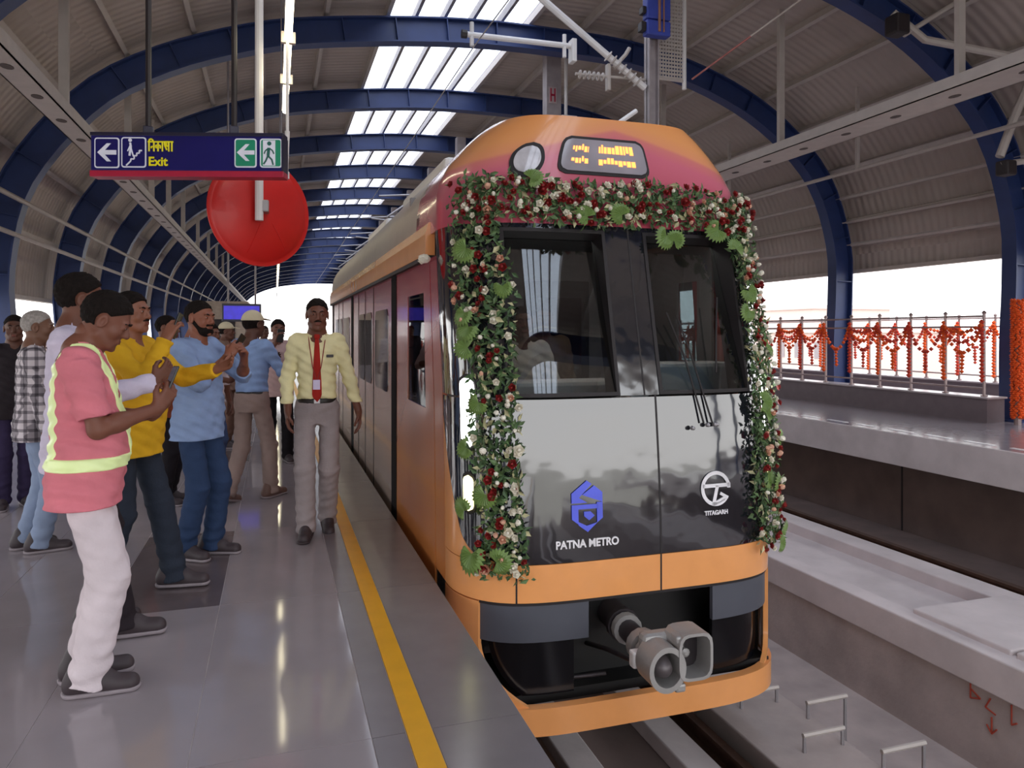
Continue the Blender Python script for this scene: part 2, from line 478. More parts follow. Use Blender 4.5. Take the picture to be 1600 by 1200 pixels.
# skylight strip: five panes a bay with bars between
lens = sk1 - sk0
M_bar = mat('skylight_bar', '#8d8688', 0.5)
sp = []
for i in range(6):
    s = sk0 + lens * i / 5; p, n = prof(s, 0.34)
    MB().box(p.x - 0.028, p.x + 0.028, Y0, Y1, p.y - 0.05, p.y + 0.10).build('glazing_bar', M_bar, ceil)
pn = [None] * 5
for k in range(len(ARCH_Y)):
    for i in range(5):
        if pn[i] is None:
            q = []
            for s, off in ((sk0 + lens * i / 5, 0.40), (sk0 + lens * (i + 1) / 5, 0.40)):
                p = prof(s, off)[0]; q.append((p.x, p.y))
            q = [(q[0][0] + 0.03, q[0][1]), (q[1][0] - 0.03, q[1][1]), (q[1][0] - 0.03, q[1][1] + 0.01), (q[0][0] + 0.03, q[0][1] + 0.01)]
            pn[i] = MB().prism(q, 'y', 0.02, 3.88).build('skylight_pane', M_sky, ceil, world=False); o = pn[i]
        else:
            o = share('skylight_pane', pn[i], ceil)
        o.location = (0, ARCH_Y[k], 0)
# cross purlin dividing each bay of the skylight
for k in range(len(ARCH_Y)):
    p0 = prof(sk0, 0.3)[0]; p1 = prof(sk1, 0.3)[0]
    for dy in (1.95,):
        pass
# ------------------------------------------------------------------ cable trays, hangers, lamps
def roof_z(x, off=0.30):
    best = 0
    for k in range(0, 900):
        p = prof(PS[-1] * k / 900, off)[0]
        if abs(p.x - x) < 0.03 and p.y > best: best = p.y
    return best
def tray(x0, x1, z, label, ys, hx, hole_side):
    t = thing('cable_tray', label, 'cable tray', ((x0 + x1) / 2, 0, z))
    b = MB()
    hy = [Y0 + 0.6 + 0.9 * k for k in range(int((40 - Y0) / 0.9))]
    b.box(x0, x1, Y0, Y1, z, z + 0.012); b.box(x0, x0 + 0.014, Y0, Y1, z, z + 0.15); b.box(x1 - 0.014, x1, Y0, Y1, z, z + 0.15)
    b.build('trough', M_steel, t)
    b = MB()
    for y in hy:
        b.lathe([(0.055, -0.003), (0.055, 0.0)], 10, Matrix.Translation(((x0 + x1) / 2, y, z - 0.001)) @ Matrix.Diagonal((1, 1.5, 1, 1)))
    b.build('holes', mat('tray_hole', '#5d5452', 0.8), t)['kind'] = 'stuff'
    zr = roof_z(hx)
    for y in ys:
        b = MB().box(hx - 0.05, hx + 0.05, y - 0.035, y + 0.035, z + 0.01, zr)
        b.build('hanger', M_steel, t)
        MB().box(hx - 0.11, hx + 0.11, y - 0.07, y + 0.07, z + 0.15, z + 0.165).build('foot_plate', M_steel, t)
tray(-2.46, -2.20, 3.93, 'pale steel cable tray slanting down behind the exit sign', [2.2, 6.0, 9.71, 13.6, 16.05, 18.5, 21.3, 25.2, 29.1, 33.0, 36.9, 41], -2.33, 0)
tray(7.62, 8.18, 4.39, 'pale steel cable tray with holes above the far platform', [2.9, 6.83, 10.15, 14.0, 17.9, 21.8, 25.7, 29.6, 33.5], 7.9, 0)
# thin conduits and sag rods
t = thing('conduit', 'thin pale conduit running along the far side of the vault', 'pipe', (9.9, 0, 4.55))
MB().tube([(9.9, Y0, 4.42), (9.9, Y1, 4.42)], 0.035, 6).build('pipe', M_steel, t)
for k in range(6):
    y = ARCH_Y[4] + 3.9 * k + 1.9
    MB().box(9.87, 9.93, y, y + 0.05, 4.42, roof_z(9.9)).build('drop_rod', M_steel, t)
lt = thing('linear_lights', 'row of lit tube lights overhead beside the exit sign', 'lamp', (0.13, 0, 3.62))
MB().box(0.07, 0.11, 3.0, 7.9, 3.66, 3.72).box(0.07, 0.11, 9.4, 46, 3.66, 3.72).build('batten', M_galv, lt)
lt.name = 'light_row'
tub = None; cl = None
ylist = [4.68, 5.60, 6.52] + [9.6 + 1.02 * k for k in range(30)]
for y in ylist:
    if tub is None:
        tub = MB().tube([(0, 0, 0), (0, 0.84, 0)], 0.026, 8).build('tube', M_tube, lt, world=False); o = tub
        cl = MB().box(-0.05, 0.05, -0.06, -0.02, -0.03, 0.05).build('clip', M_steel, lt, world=False); c = cl
    else:
        o = share('tube', tub, lt); c = share('clip', cl, lt)
    o.location = (-0.04, y, 0.0); c.location = (-0.04, y, 0)
for y in (5.0, 7.4, 12, 16, 20, 24):
    MB().tube([(0.09, y, 3.72), (0.09, y, roof_z(0.09))], 0.012, 6).build('rod', M_galv, lt)

# ------------------------------------------------------------------ exit sign
M_signblue = mat('sign_navy', '#1d1a63', 0.25, var=0.08)
M_signred = mat('sign_red', '#b0203f', 0.35)
M_signw = mat('sign_white', '#d9d9e6', 0.4, emit=0.12)
M_signg = mat('sign_green', '#1e8a68', 0.4, emit=0.05)
M_signy = mat('sign_yellow', '#e0d413', 0.4, emit=0.15)
M_frame = mat('sign_frame', '#26233a', 0.35)
dv = next((f for f in ()), None)
SD = 5.0
ca_, sa_ = math.cos(YAW), math.sin(YAW)
def atd(u, v, d):
    l = (u - 800) / 1150 * d
    return Vector((ca_ * l + sa_ * d, -sa_ * l + ca_ * d, 1.5 + (520 - v) / 1150 * d))
sc = atd(297, 245, SD)
sg = thing('exit_sign', 'navy hanging exit sign with yellow lettering and red lower edge', 'sign', (sc.x, sc.y, sc.z), -YAW * 0.92)
k_ = SD / 1150
W2, H2 = 147 * k_, 34 * k_
MB().box(-W2, W2, -0.05, 0.05, -H2 + 0.04, H2, bev=0.006).build('panel', M_signblue, sg, world=False)
MB().box(-W2 - 0.006, W2 + 0.006, -0.056, 0.056, -H2, -H2 + 0.042, bev=0.004).build('red_edge', M_signred, sg, world=False)
MB().box(-W2 - 0.004, W2 + 0.004, -0.054, 0.054, H2 - 0.02, H2 + 0.004, bev=0.003).build('top_rail', M_frame, sg, world=False)
MB().box(W2 - 0.008, W2 + 0.006, -0.055, 0.055, -H2 + 0.04, H2 - 0.02).build('end_cap', M_frame, sg, world=False)
def rrect(x0, x1, z0, z1, r, n=4):
    P = []
    for cx, cz, a0 in ((x1 - r, z1 - r, 0), (x0 + r, z1 - r, 90), (x0 + r, z0 + r, 180), (x1 - r, z0 + r, 270)):
        for k in range(n + 1):
            a = math.radians(a0 + 90 * k / n); P.append((cx + r * math.cos(a), cz + r * math.sin(a)))
    return P
def px(u, v): return ((u - 297) * k_, (245 - v) * k_)
def pict(name, u0, u1, v0, v1, bgm, edge=True):
    (x0, z1), (x1, z0) = px(u0, v0), px(u1, v1)
    a = MB().prism(rrect(x0, x1, z0, z1, 0.018), 'y', -0.0535, -0.045).build(name, M_signw, sg, world=False)
    MB().prism(rrect(x0 + .009, x1 - .009, z0 + .009, z1 - .009, 0.012), 'y', -0.0565, -0.05).build('field', bgm, a, world=False)
    return a
def arrow(b, u0, u1, vc):
    (x0, z), (x1, _) = px(u0, vc), px(u1, vc)
    h = (x1 - x0)
    P = [(x0, z), (x0 + .50 * h, z + .48 * h), (x0 + .72 * h, z + .48 * h), (x0 + .40 * h, z + .12 * h), (x1, z + .12 * h), (x1, z - .12 * h), (x0 + .40 * h, z - .12 * h), (x0 + .72 * h, z - .48 * h), (x0 + .50 * h, z - .48 * h)]
    b.prism(P, 'y', -0.0595, -0.055)
a = pict('arrow_plate', 156, 194, 219, 266, M_signblue); b = MB(); arrow(b, 161, 190, 242); b.build('arrow', M_signw, a, world=False)
a = pict('escalator_plate', 197, 235, 218, 265, M_signblue)
b = MB()
def sl(b, pts, wd, y=-0.057):
    for (u0, v0), (u1, v1) in zip(pts, pts[1:]):
        (x0, z0), (x1, z1) = px(u0, v0), px(u1, v1)
        b.tube([(x0, y, z0), (x1, y, z1)], wd / 2, 5)
sl(b, [(205, 262), (212, 255), (212, 252), (217, 252), (217, 247), (221, 247), (221, 243), (225, 243), (225, 239), (229, 239)], 0.011)
sl(b, [(210, 247), (212, 233), (211, 227)], 0.016); sl(b, [(212, 234), (216, 248)], 0.010); sl(b, [(211, 231), (207, 240)], 0.008)
x_, z_ = px(211, 223); b.lathe([(0.012, -0.003), (0.012, 0.003)], 10, Matrix.Translation((x_, -0.057, z_)) @ Matrix.Rotation(PI / 2, 4, 'X'))
b.build('escalator_figure', M_signw, a, world=False)
a = pict('green_arrow_plate', 370, 404, 219, 264, M_signg); b = MB(); arrow(b, 374, 401, 241); b.build('arrow', M_signw, a, world=False)
a = pict('running_man_plate', 409, 443, 219, 264, M_signg)
(x0, z1), (x1, z0) = px(414, 222), px(433, 261)
MB().box(x0, x1, -0.0585, -0.056, z0, z1).build('door_field', M_signw, a, world=False)
b = MB(); M_man = mat('pictogram_green', '#1d5f55', 0.5)
sl(b, [(422, 246), (423, 234)], 0.022, -0.06); sl(b, [(422, 246), (428, 252), (430, 260)], 0.012, -0.06); sl(b, [(422, 246), (419, 253), (415, 259)], 0.012, -0.06)
sl(b, [(423, 234), (418, 238), (416, 243)], 0.009, -0.06); sl(b, [(424, 234), (429, 238), (431, 243)], 0.009, -0.06)
x_, z_ = px(424, 227); b.lathe([(0.014, -0.003), (0.014, 0.003)], 10, Matrix.Translation((x_, -0.06, z_)) @ Matrix.Rotation(PI / 2, 4, 'X'))
b.build('running_figure', M_man, a, world=False)
FX = Matrix.Rotation(PI / 2, 4, 'X')
x_, z_ = px(238, 256); text('exit_lettering', 'Exit', M_signy, 0.083, sg, Matrix.Translation((x_, -0.054, z_)) @ FX, font=None, align='LEFT', bold=0.002)
def hindi(parent, x, z, h):
    """the word for exit in Devanagari, drawn as strokes"""
    b = MB(); y = -0.057; wd = 0.0115
    def st(P, w_=wd):
        for (a0, b0), (a1, b1) in zip(P, P[1:]):
            b.tube([(x + a0 * h, y, z + b0 * h), (x + a1 * h, y, z + b1 * h)], w_ / 2, 5)
    st([(0.0, 1), (2.62, 1)])                                   # head line
    st([(0.12, 1), (0.12, 0)]); st([(0.12, 1), (0.14, 1.22), (0.34, 1.3), (0.5, 1.18), (0.55, 1)])     # short i
    st([(0.62, 1), (0.62, 0)]); st([(0.62, 0.5), (0.38, 0.5), (0.33, 0.42), (0.38, 0.34)])           # na
    st([(1.05, 1), (1.05, 0)]); st([(1.05, 0.62), (0.86, 0.66), (0.80, 0.5), (0.88, 0.36), (1.05, 0.46)]); st([(1.05, 0.6), (1.24, 0.64), (1.30, 0.48), (1.24, 0.3)])   # ka
    st([(1.5, 1), (1.5, 0)])                                    # aa
    st([(1.72, 1), (1.74, 0.62), (1.88, 0.6), (1.92, 1)]); st([(1.76, 0.6), (1.96, 0.15)]); st([(1.88, 0.55), (2.16, 0.55)]); st([(2.16, 1), (2.16, 0)])  # sa
    st([(2.48, 1), (2.48, 0)])                                  # aa
    b.build('hindi_lettering', M_signy, parent, world=False)
x_, z_ = px(238, 240); hindi(sg, x_, z_, 0.064)
# hangers of the sign
hgA = atd(232, 212, SD); hgB = atd(366, 212, SD)
for p in (hgA, hgB):
    b = MB().tube([(p.x, p.y, p.z - 0.01), (p.x, p.y, roof_z(p.x))], 0.019, 8); b.build('hanger_rod', M_dark, sg)
    MB().box(p.x - 0.03, p.x + 0.03, p.y - 0.03, p.y + 0.03, p.z - 0.005, p.z + 0.06, bev=0.005).build('clamp', M_frame, sg)
for o in [c for c in sg.children if c.name.startswith(('hanger_rod', 'clamp'))]:
    o.matrix_local = Matrix.Rotation(YAW * 0.92, 4, 'Z')

# ------------------------------------------------------------------ red mirror disc on its pole
dc = atd(407, 331, 6.15)
ds = thing('safety_mirror', 'red round back of a convex mirror hanging behind the exit sign', 'mirror', tuple(dc))
M_red = mat('red_plastic', '#cf211d', 0.42, var=0.05, coat=0.1)
R_ = 0.455
Mx = Matrix.Rotation(-YAW * 0.2 + math.radians(33), 4, 'Z') @ Matrix.Rotation(PI / 2, 4, 'X')
MB().lathe([(0.001, 0.075), (0.10, 0.073), (0.2, 0.064), (0.3, 0.046), (0.38, 0.022), (0.415, 0.004), (0.42, 0.0), (0.455, 0.004), (0.457, -0.006), (0.45, -0.012), (0.42, -0.012)], 48, Mx).build('back_shell', M_red, ds, world=False, smooth=0.9)
MB().lathe([(0.42, -0.013), (0.35, -0.028), (0.2, -0.055), (0.001, -0.065)], 40, Mx).build('mirror_face', mat('mirror', '#e8e8e8', 0.03, metal=1.0), ds, world=False, smooth=0.9)
q = atd(405, 331, 5.98)
pz = roof_z(q.x)
MB().tube([(q.x, q.y, q.z - 0.07), (q.x, q.y, pz)], 0.034, 10).build('pole', M_white, ds)
MB().box(q.x - 0.01, q.x + 0.075, q.y - 0.02, q.y + 0.12, q.z + 0.0, q.z + 0.1, bev=0.012).build('bracket', M_galv, ds)
# thin ribs moulded on the shell
b = MB()
for a0 in (math.radians(250), math.radians(305)):
    pts = []
    for r, h in ((0.12, 0.073), (0.2, 0.065), (0.3, 0.047), (0.38, 0.023)):
        pts.append(tuple(Mx @ Vector((r * math.cos(a0), r * math.sin(a0), h))))
    b.tube(pts, 0.004, 5)
b.build('moulded_rib', M_red, ds, world=False)
# light-coloured pipe that carries the lamp row, ends beside the sign
p = atd(446, 275, 5.3); q = atd(449, 205, 5.3)
tag(MB().tube([tuple(p), tuple(q)], 0.018, 8).tube([(p.x, p.y, p.z - 0.02), (p.x, p.y, p.z + 0.03)], 0.028, 8).build('drop_pipe', M_white), 'short pale drop pipe beside the running man end of the sign', 'pipe')
bpy.data.objects['drop_pipe'].data.update()
MB().tube([tuple(q), (q.x, q.y, 3.66)], 0.012, 6).build('rod', M_white, bpy.data.objects['drop_pipe'])

# ------------------------------------------------------------------ overhead line masts and brackets
M_mast = mat('mast_grey', '#a39a9c', 0.5, metal=0.2)
t = thing('line_mast', 'grey overhead line mast with a red mark behind the train roof', 'mast', (5.2, 13.6, -0.84))
MB().box(5.06, 5.36, 13.5, 13.74, -0.84, roof_z(5.2)).build('post', M_mast, t)
MB().box(4.9, 5.5, 13.3, 13.9, -0.86, -0.82, bev=0.008).build('base_plate', M_mast, t)
MB().box(5.10, 5.26, 13.485, 13.50, 6.0, 6.32).build('mark_plate', mat('mark_plate', '#b9a9a9', 0.5), t)
b = MB()
for x in (5.14, 5.22): b.box(x - 0.012, x + 0.012, 13.475, 13.49, 6.03, 6.29)
b.box(5.14, 5.22, 13.475, 13.49, 6.14, 6.18); b.build('red_mark', M_signred, t)
MB().tube([(5.42, 13.4, 5.7), (5.42, 13.4, 7.0)], 0.035, 8).build('drop_rod', M_white, t)
MB().box(5.3, 5.62, 13.3, 13.5, 5.58, 5.74, bev=0.01).build('junction_box', M_white, t)
t = thing('line_mast', 'slim grey mast carrying the blue box above the train roof', 'mast', (5.22, 9.6, -0.84))
b = MB(); b.box(5.15, 5.17, 9.52, 9.68, -0.84, roof_z(5.2)); b.box(5.29, 5.31, 9.52, 9.68, -0.84, roof_z(5.2)); b.box(5.15, 5.31, 9.59, 9.61, -0.84, roof_z(5.2)); b.build('post', M_mast, t)
MB().box(5.0, 5.46, 9.4, 9.8, -0.86, -0.82, bev=0.008).build('base_plate', M_mast, t)
M_bluebox = mat('blue_box', '#3b4aa5', 0.5)
t2 = thing('balance_box', 'bright blue box near the top of the slim mast', 'box', (5.22, 9.42, 5.75))
MB().box(5.03, 5.41, 9.36, 9.51, 5.98, 6.5, bev=0.02).build('upper_box', M_bluebox, t2)
MB().box(5.03, 5.41, 9.36, 9.51, 5.75, 5.965, bev=0.02).build('lower_box', M_bluebox, t2)
MB().tube([(5.22, 9.35, 5.8), (5.22, 9.35, 6.5)], 0.02, 6).tube([(5.29, 9.35, 5.8), (5.29, 9.35, 6.5)], 0.012, 6).build('pipe', mat('rust_pipe', '#9a6a50', 0.6), t2)
b = MB().box(4.95, 5.03, 9.38, 9.5, 5.8, 5.93, bev=0.01).box(4.97, 5.03, 9.38, 9.5, 6.05, 6.15, bev=0.01); b.build('bracket', M_dark, t2)
# mesh screen
t = thing('mesh_screen', 'perforated pale screen hanging beside the blue box', 'screen', (5.6, 9.75, 5.2))
b = MB()
for k in range(26):
    z = 5.3 + k * 0.055; b.box(5.40, 5.84, 9.745, 9.755, z, z + 0.03)
for k in range(10):
    x = 5.40 + k * 0.048; b.box(x, x + 0.012, 9.74, 9.76, 5.28, 6.72)
b.build('mesh', M_steel, t)['kind'] = 'stuff'
MB().tube([(5.86, 9.75, 5.16), (5.86, 9.75, roof_z(5.86))], 0.032, 8).build('edge_post', M_white, t)
MB().tube([(5.36, 9.75, 5.28), (5.86, 9.75, 5.28)], 0.02, 6).build('lower_rail', M_steel, t)
# cantilever bracket
t = thing('cantilever_bracket', 'pale overhead line bracket with insulators above the train roof', 'bracket', (5.1, 9.6, 5.0))
MB().tube([(3.4, 9.6, 6.22), (5.12, 9.6, 5.06)], 0.05, 10).build('stay_tube', M_white, t)
MB().tube([(2.45, 9.6, 5.51), (3.98, 9.6, 5.53)], 0.038, 10).build('upper_tube', M_white, t)
for x in (2.52, 3.86): MB().tube([(x, 9.6, 5.36), (x, 9.6, 5.68)], 0.03, 8).build('end_clamp', M_white, t)
MB().box(3.95, 4.02, 9.52, 9.68, 5.30, 5.62, bev=0.01).build('hinge_plate', M_white, t)
b = MB().tube([(2.38, 9.6, 5.51), (2.45, 9.6, 5.51)], 0.06, 8); b.build('end_cap', M_dark, t)
b = MB()
for k in range(7):
    f = 0.66 + k * 0.045; x = 3.4 + 1.72 * f; z = 6.22 - 1.16 * f
    Mt = Matrix.Translation((x, 9.6, z)) @ Matrix.Rotation(math.radians(124), 4, 'Y')
    b.lathe([(0.05, -0.014), (0.085, -0.006), (0.085, 0.004), (0.05, 0.016)], 12, Mt)
b.build('insulator', M_steel, t)
MB().tube([(4.05, 9.65, 5.17), (5.15, 9.65, 5.2)], 0.022, 8).build('steady_arm', M_steel, t)
b = MB()
for k in range(6):
    x = 4.12 + k * 0.07
    b.lathe([(0.03, -0.014), (0.062, -0.006), (0.062, 0.004), (0.03, 0.016)], 10, Matrix.Translation((x, 9.65, 5.17)) @ Matrix.Rotation(PI / 2, 4, 'Y'))
b.box(4.53, 4.58, 9.6, 9.7, 4.98, 5.36, bev=0.01); b.build('insulator', M_steel, t)
MB().tube([(4.62, 9.62, 5.3), (4.82, 9.62, 5.52), (4.88, 9.62, 5.62)], 0.03, 6).build('hook', M_steel, t)
t = thing('droop_rod', 'thin red and white rod sloping up beside the mesh screen', 'rod', (6.3, 9, 5.6))
MB().tube([(5.9, 9.6, 5.27), (6.35, 8.8, 5.66)], 0.014, 6).build('lower_half', mat('rod_red', '#a96a66', 0.5), t)
MB().tube([(6.35, 8.8, 5.66), (6.8, 8.0, 6.05)], 0.014, 6).build('upper_half', M_steel, t)
tag(MB().tube([(3.9, 8.0, 4.0), (4.15, 8.0, 4.18)], 0.028, 8).tube([(3.1, 8.0, 3.42), (3.9, 8.0, 4.0)], 0.02, 8).build('pantograph_rod', M_white), 'white rod sticking up behind the train roof', 'rod')
t = thing('contact_wire', 'overhead contact wire above the near track', 'wire', (2.07, 0, 4.3))
MB().tube([(2.6, Y1, 4.4), (2.55, 9.6, 5.36)], 0.009, 5).build('far_wire', M_galv, t); MB().tube([(2.55, 9.6, 5.36), (2.9, Y0, 5.4)], 0.009, 5).build('near_wire', M_galv, t)
# far lattice of brackets seen over the train
fb = None
for k, y in enumerate((19.5, 23.4, 27.3, 31.2, 35.1)):
    t = thing('line_bracket', ('largest and nearest of the far line brackets above the train tail', 'second nearest far line bracket above the train tail', 'middle one of the five far line brackets above the train', 'fourth far line bracket, next to the smallest one', 'smallest and farthest line bracket near the bright far end')[k], 'bracket', (4.8, y, 4.2), 0, 'far line brackets over the track')
    if fb is None:
        b = MB().box(-0.12, 0.12, -0.12, 0.12, -5.0, 2.6); f1 = b.build('post', M_mast, t, world=False)
        fb = MB().tube([(-2.2, 0, 0.9), (0, 0, 1.1)], 0.025, 8).tube([(-2.0, 0, 0.35), (0, 0, 1.8)], 0.028, 8).tube([(-2.4, 0, 0.3), (-1.2, 0, 0.2), (0, 0, 0.3)], 0.022, 8).build('arm', M_galv, t, world=False)
    else:
        share('post', f1, t); share('arm', fb, t)

# ------------------------------------------------------------------ railings with marigold garlands
def bead(b, p, r):
    x, y, z = p; n = 6
    vs = [(x, y, z + r)] + [(x + r * math.cos(2 * PI * k / n), y + r * math.sin(2 * PI * k / n), z) for k in range(n)] + [(x, y, z - r)]
    fs = [(0, 1 + k, 1 + (k + 1) % n) for k in range(n)] + [(n + 1, 1 + (k + 1) % n, 1 + k) for k in range(n)]
    b.add(vs, fs)
def string(b, pts, r, step):
    for p, q in zip(pts, pts[1:]):
        p = Vector(p); q = Vector(q); n = max(1, int((q - p).length / step))
        for k in range(n): 
            v = p.lerp(q, k / n); bead(b, (v.x + random.uniform(-.006, .006), v.y, v.z), r * random.uniform(.85, 1.15))
M_gar = [mat('marigold_orange', '#e8591a', 0.85, var=0.3, scale=60), mat('marigold_red', '#c8402a', 0.85, var=0.3, scale=60)]
def railing(x, ya, yb, z, h, label, dy, swag, gmat, clen=0.75):
    t = thing('platform_railing', label, 'railing', (x, (ya + yb) / 2, z))
    n = int((yb - ya) / dy)
    post = None
    for k in range(n + 1):
        y = ya + k * dy
        if post is None: post = MB().tube([(x, 0, z), (x, 0, z + h)], 0.024, 6).lathe([(0.05, z), (0.05, z + 0.02)], 8, Matrix.Translation((x, 0, 0))).lathe([(0.03, z + h), (0.035, z + h + .02), (0.01, z + h + 0.05)], 8, Matrix.Translation((x, 0, 0))).build('post', M_railing, t); o = post; oy = o.location.y
        else: o = share('post', post, t)
        for_y = y
        o.location = (0, y, 0)
    for zz in (h * 0.97, h * 0.84, 0.12):
        MB().tube([(x, ya, z + zz), (x, yb, z + zz)], 0.018, 6).build('rail', M_railing, t)
    if swag:
        g = thing('flower_garland', 'orange marigold garlands looped along ' + swag, 'garland', (x - 0.05, (ya + yb) / 2, z))
        b = [MB(), MB()]
        for k in range(n):
            y = ya + k * dy; ym = y + dy / 2; zt = z + h * 0.86
            m = 9; P = []
            for i in range(m + 1):
                f = i / m; P.append((x - 0.05, y + dy * f, zt - 0.34 * h * (1 - (2 * f - 1) ** 2)))
            string(b[k % 2], P, 0.042, 0.06)
            if k % 3 != 1: string(b[(k + 1) % 2], [(p_[0] - 0.02, p_[1], zt - (zt - p_[2]) * 0.62) for p_ in P], 0.040, 0.06)
            if k % 3 == 0: string(b[k % 2], [(p_[0] - 0.03, p_[1], zt - (zt - p_[2]) * 0.25) for p_ in P], 0.040, 0.06)
            string(b[k % 2], [(x - 0.05, ym, zt - 0.34 * h), (x - 0.05, ym, zt - 0.62 * h)], 0.040, 0.06)
            string(b[(k + 1) % 2], [(x - 0.05, y, z + h * 0.9), (x - 0.05, y, z + h * (0.9 - clen))], 0.042, 0.06)
        b[0].build('orange_strings', M_gar[0], g)['kind'] = 'stuff'; b[1].build('red_strings', M_gar[1], g)['kind'] = 'stuff'
t = thing('railing_plinth', 'dark granite plinth under the railing on the far platform', 'plinth', (10.68, 20, FZ))
MB().box(10.50, 10.86, 8.60, Y1, FZ, 0.47).build('plinth_block', M_plinth, t)
MB().box(10.47, 10.89, 8.57, Y1, 0.47, 0.50, bev=0.006).build('coping', mat('coping', '#b6aaac', 0.3), t)
railing(10.62, 8.75, 34, 0.50, 1.30, 'near steel railing on the dark granite plinth', 0.70, 'the near steel railing', 0)
t = thing('outer_parapet', 'outer edge parapet beyond the far railing', 'parapet', (13.4, 20, FZ))
MB().box(13.3, 13.6, Y0, Y1, FZ, 0.5).build('parapet_block', M_plinth, t); MB().box(13.27, 13.63, Y0, Y1, 0.5, 0.53).build('coping', bpy.data.materials['coping'], t)
railing(13.4, 2.0, 38, 0.53, 1.3, 'outer steel railing at the edge of the far platform', 0.8, 'the outer edge railing', 1, 0.85)
railing(-4.15, 3.5, 40, 0.0, 1.25, 'steel railing along the outer edge of the near platform', 0.9, 'the near platform edge railing', 1, 0.8)
# garlanded post at the plinth end and an orange stall behind
t = thing('garlanded_post', 'post wrapped in orange marigolds at the plinth end', 'post', (10.75, 8.3, FZ))
MB().tube([(10.75, 8.3, FZ), (10.75, 8.3, 1.95)], 0.05, 8).build('pole', M_railing, t)
b = MB()
for k in range(420):
    a_ = k * 0.83 + random.uniform(-.2, .2); z = FZ + 0.1 + k * 0.0043
    bead(b, (10.75 + 0.075 * math.cos(a_), 8.3 + 0.075 * math.sin(a_), z), random.uniform(.026, .038))
b.build('marigold_wrap', M_gar[0], t)['kind'] = 'stuff'
t = thing('orange_board', 'orange standing board at the open end of the far railing', 'board', (11.9, 8.2, FZ))
MB().box(11.86, 11.92, 7.5, 8.32, 0.25, 1.45, bev=0.01).build('board', mat('board_orange', '#c98446', 0.6), t)
b = MB(); b.box(11.86, 11.92, 7.55, 7.6, FZ, 0.25); b.build('leg', M_dark, t); MB().box(11.86, 11.92, 8.22, 8.27, FZ, 0.25).build('leg', M_dark, t)
# far left: information screen, stair enclosure
t = thing('information_screen', 'blue lit information screen hanging far down the platform', 'screen', (-0.57, 14.0, 1.95))
MB().box(-0.90, -0.24, 14.0, 14.1, 1.70, 2.02, bev=0.01).build('casing', M_frame, t)
MB().box(-0.87, -0.27, 13.985, 14.0, 1.74, 1.98).build('display', mat('screen_blue', '#3a2fb8', 0.3, var=0.25, scale=9, emit=0.8), t)
for x in (-0.8, -0.34): MB().tube([(x, 14.05, 2.02), (x, 14.05, roof_z(x, 0.405))], 0.02, 6).build('hanger_rod', M_galv, t)
t = thing('stair_enclosure', 'plain beige stair enclosure standing far down the platform', 'enclosure', (-2.2, 36, 0))
M_beige = mat('beige_wall', '#b3a496', 0.7)
MB().box(-3.0, -1.2, 35.0, 35.15, 0, 2.75).build('front_wall', M_beige, t); MB().box(-1.35, -1.2, 35.15, 40, 0, 2.75).build('side_wall', M_beige, t); MB().box(-3.05, -1.15, 34.95, 40, 2.75, 2.9).build('roof_slab', M_beige, t); MB().box(-3.0, -2.85, 35.15, 40, 0, 2.75).build('side_wall', M_beige, t)
MB().box(-2.6, -1.7, 34.96, 35.0, 0, 2.1).build('doorway', M_dark, t)
# braces and a speaker cluster beyond the nearest arch
t = thing('roof_brace', 'pale pipe brace behind the nearest arch in the upper corner', 'brace', tuple(atd(1500, 60, 10.5)))
MB().tube([tuple(atd(1395, 20, 10.4)), tuple(atd(1445, 62, 10.4)), tuple(atd(1600, 92, 10.4)), tuple(atd(1750, 120, 10.4))], 0.055, 8).build('long_pipe', M_steel, t)
MB().tube([tuple(atd(1412, 55, 10.4)), tuple(atd(1500, 0, 10.4)), tuple(atd(1560, -40, 10.4))], 0.035, 8).build('short_pipe', M_steel, t)
MB().tube([tuple(atd(1562, 245, 10.6)), tuple(atd(1590, 170, 10.6)), tuple(atd(1640, 60, 10.6))], 0.06, 8).build('slant_pipe', M_steel, t)
MB().tube([tuple(atd(1562, 258, 10.6)), tuple(atd(1700, 235, 10.6))], 0.045, 8).build('side_pipe', M_steel, t)
p = atd(1402, 40, 10.4); MB().box(p.x - .12, p.x + .12, p.y - .12, p.y + .12, p.z - .14, p.z + .14, bev=.03).build('clamp_block', M_dark, t)
p = atd(1572, 262, 10.6); MB().box(p.x - .1, p.x + .1, p.y - .1, p.y + .1, p.z - .12, p.z + .1, bev=.03).build('clamp_block', M_dark, t)
# pale buildings beyond the far railing
M_bld = mat('hazy_building', '#d8c4bd', 0.9, var=0.05); M_bw = mat('hazy_window', '#9a8f92', 0.5)
for (x, y, wx, wy, h, lab) in ((60, 34, 12, 10, 11.5, 'low pale building far beyond the railing'), (55, 60, 14, 12, 10.5, 'long pale building in the haze behind the railings'), (70, 84, 12, 16, 13.5, 'tallest pale building in the haze beside the train')):
    t = thing('building', lab, 'building', (x, y, -9))
    MB().box(x - wx / 2, x + wx / 2, y - wy / 2, y + wy / 2, -9, -9 + h).build('wall', M_bld, t)
    MB().box(x - wx / 2 - .3, x + wx / 2 + .3, y - wy / 2 - .3, y + wy / 2 + .3, -9 + h, -8.5 + h).build('roof_slab', M_bld, t)
    wnd = None
    for i in range(4):
        for j in range(3):
            yy = y - wy / 2 + (i + 0.6) * wy / 4.4; zz = -9 + 1.5 + j * 3.3
            MB().box(x - wx / 2 - .06, x - wx / 2 + .05, yy, yy + 1.2, zz, zz + 1.5).build('window', M_bw, t)
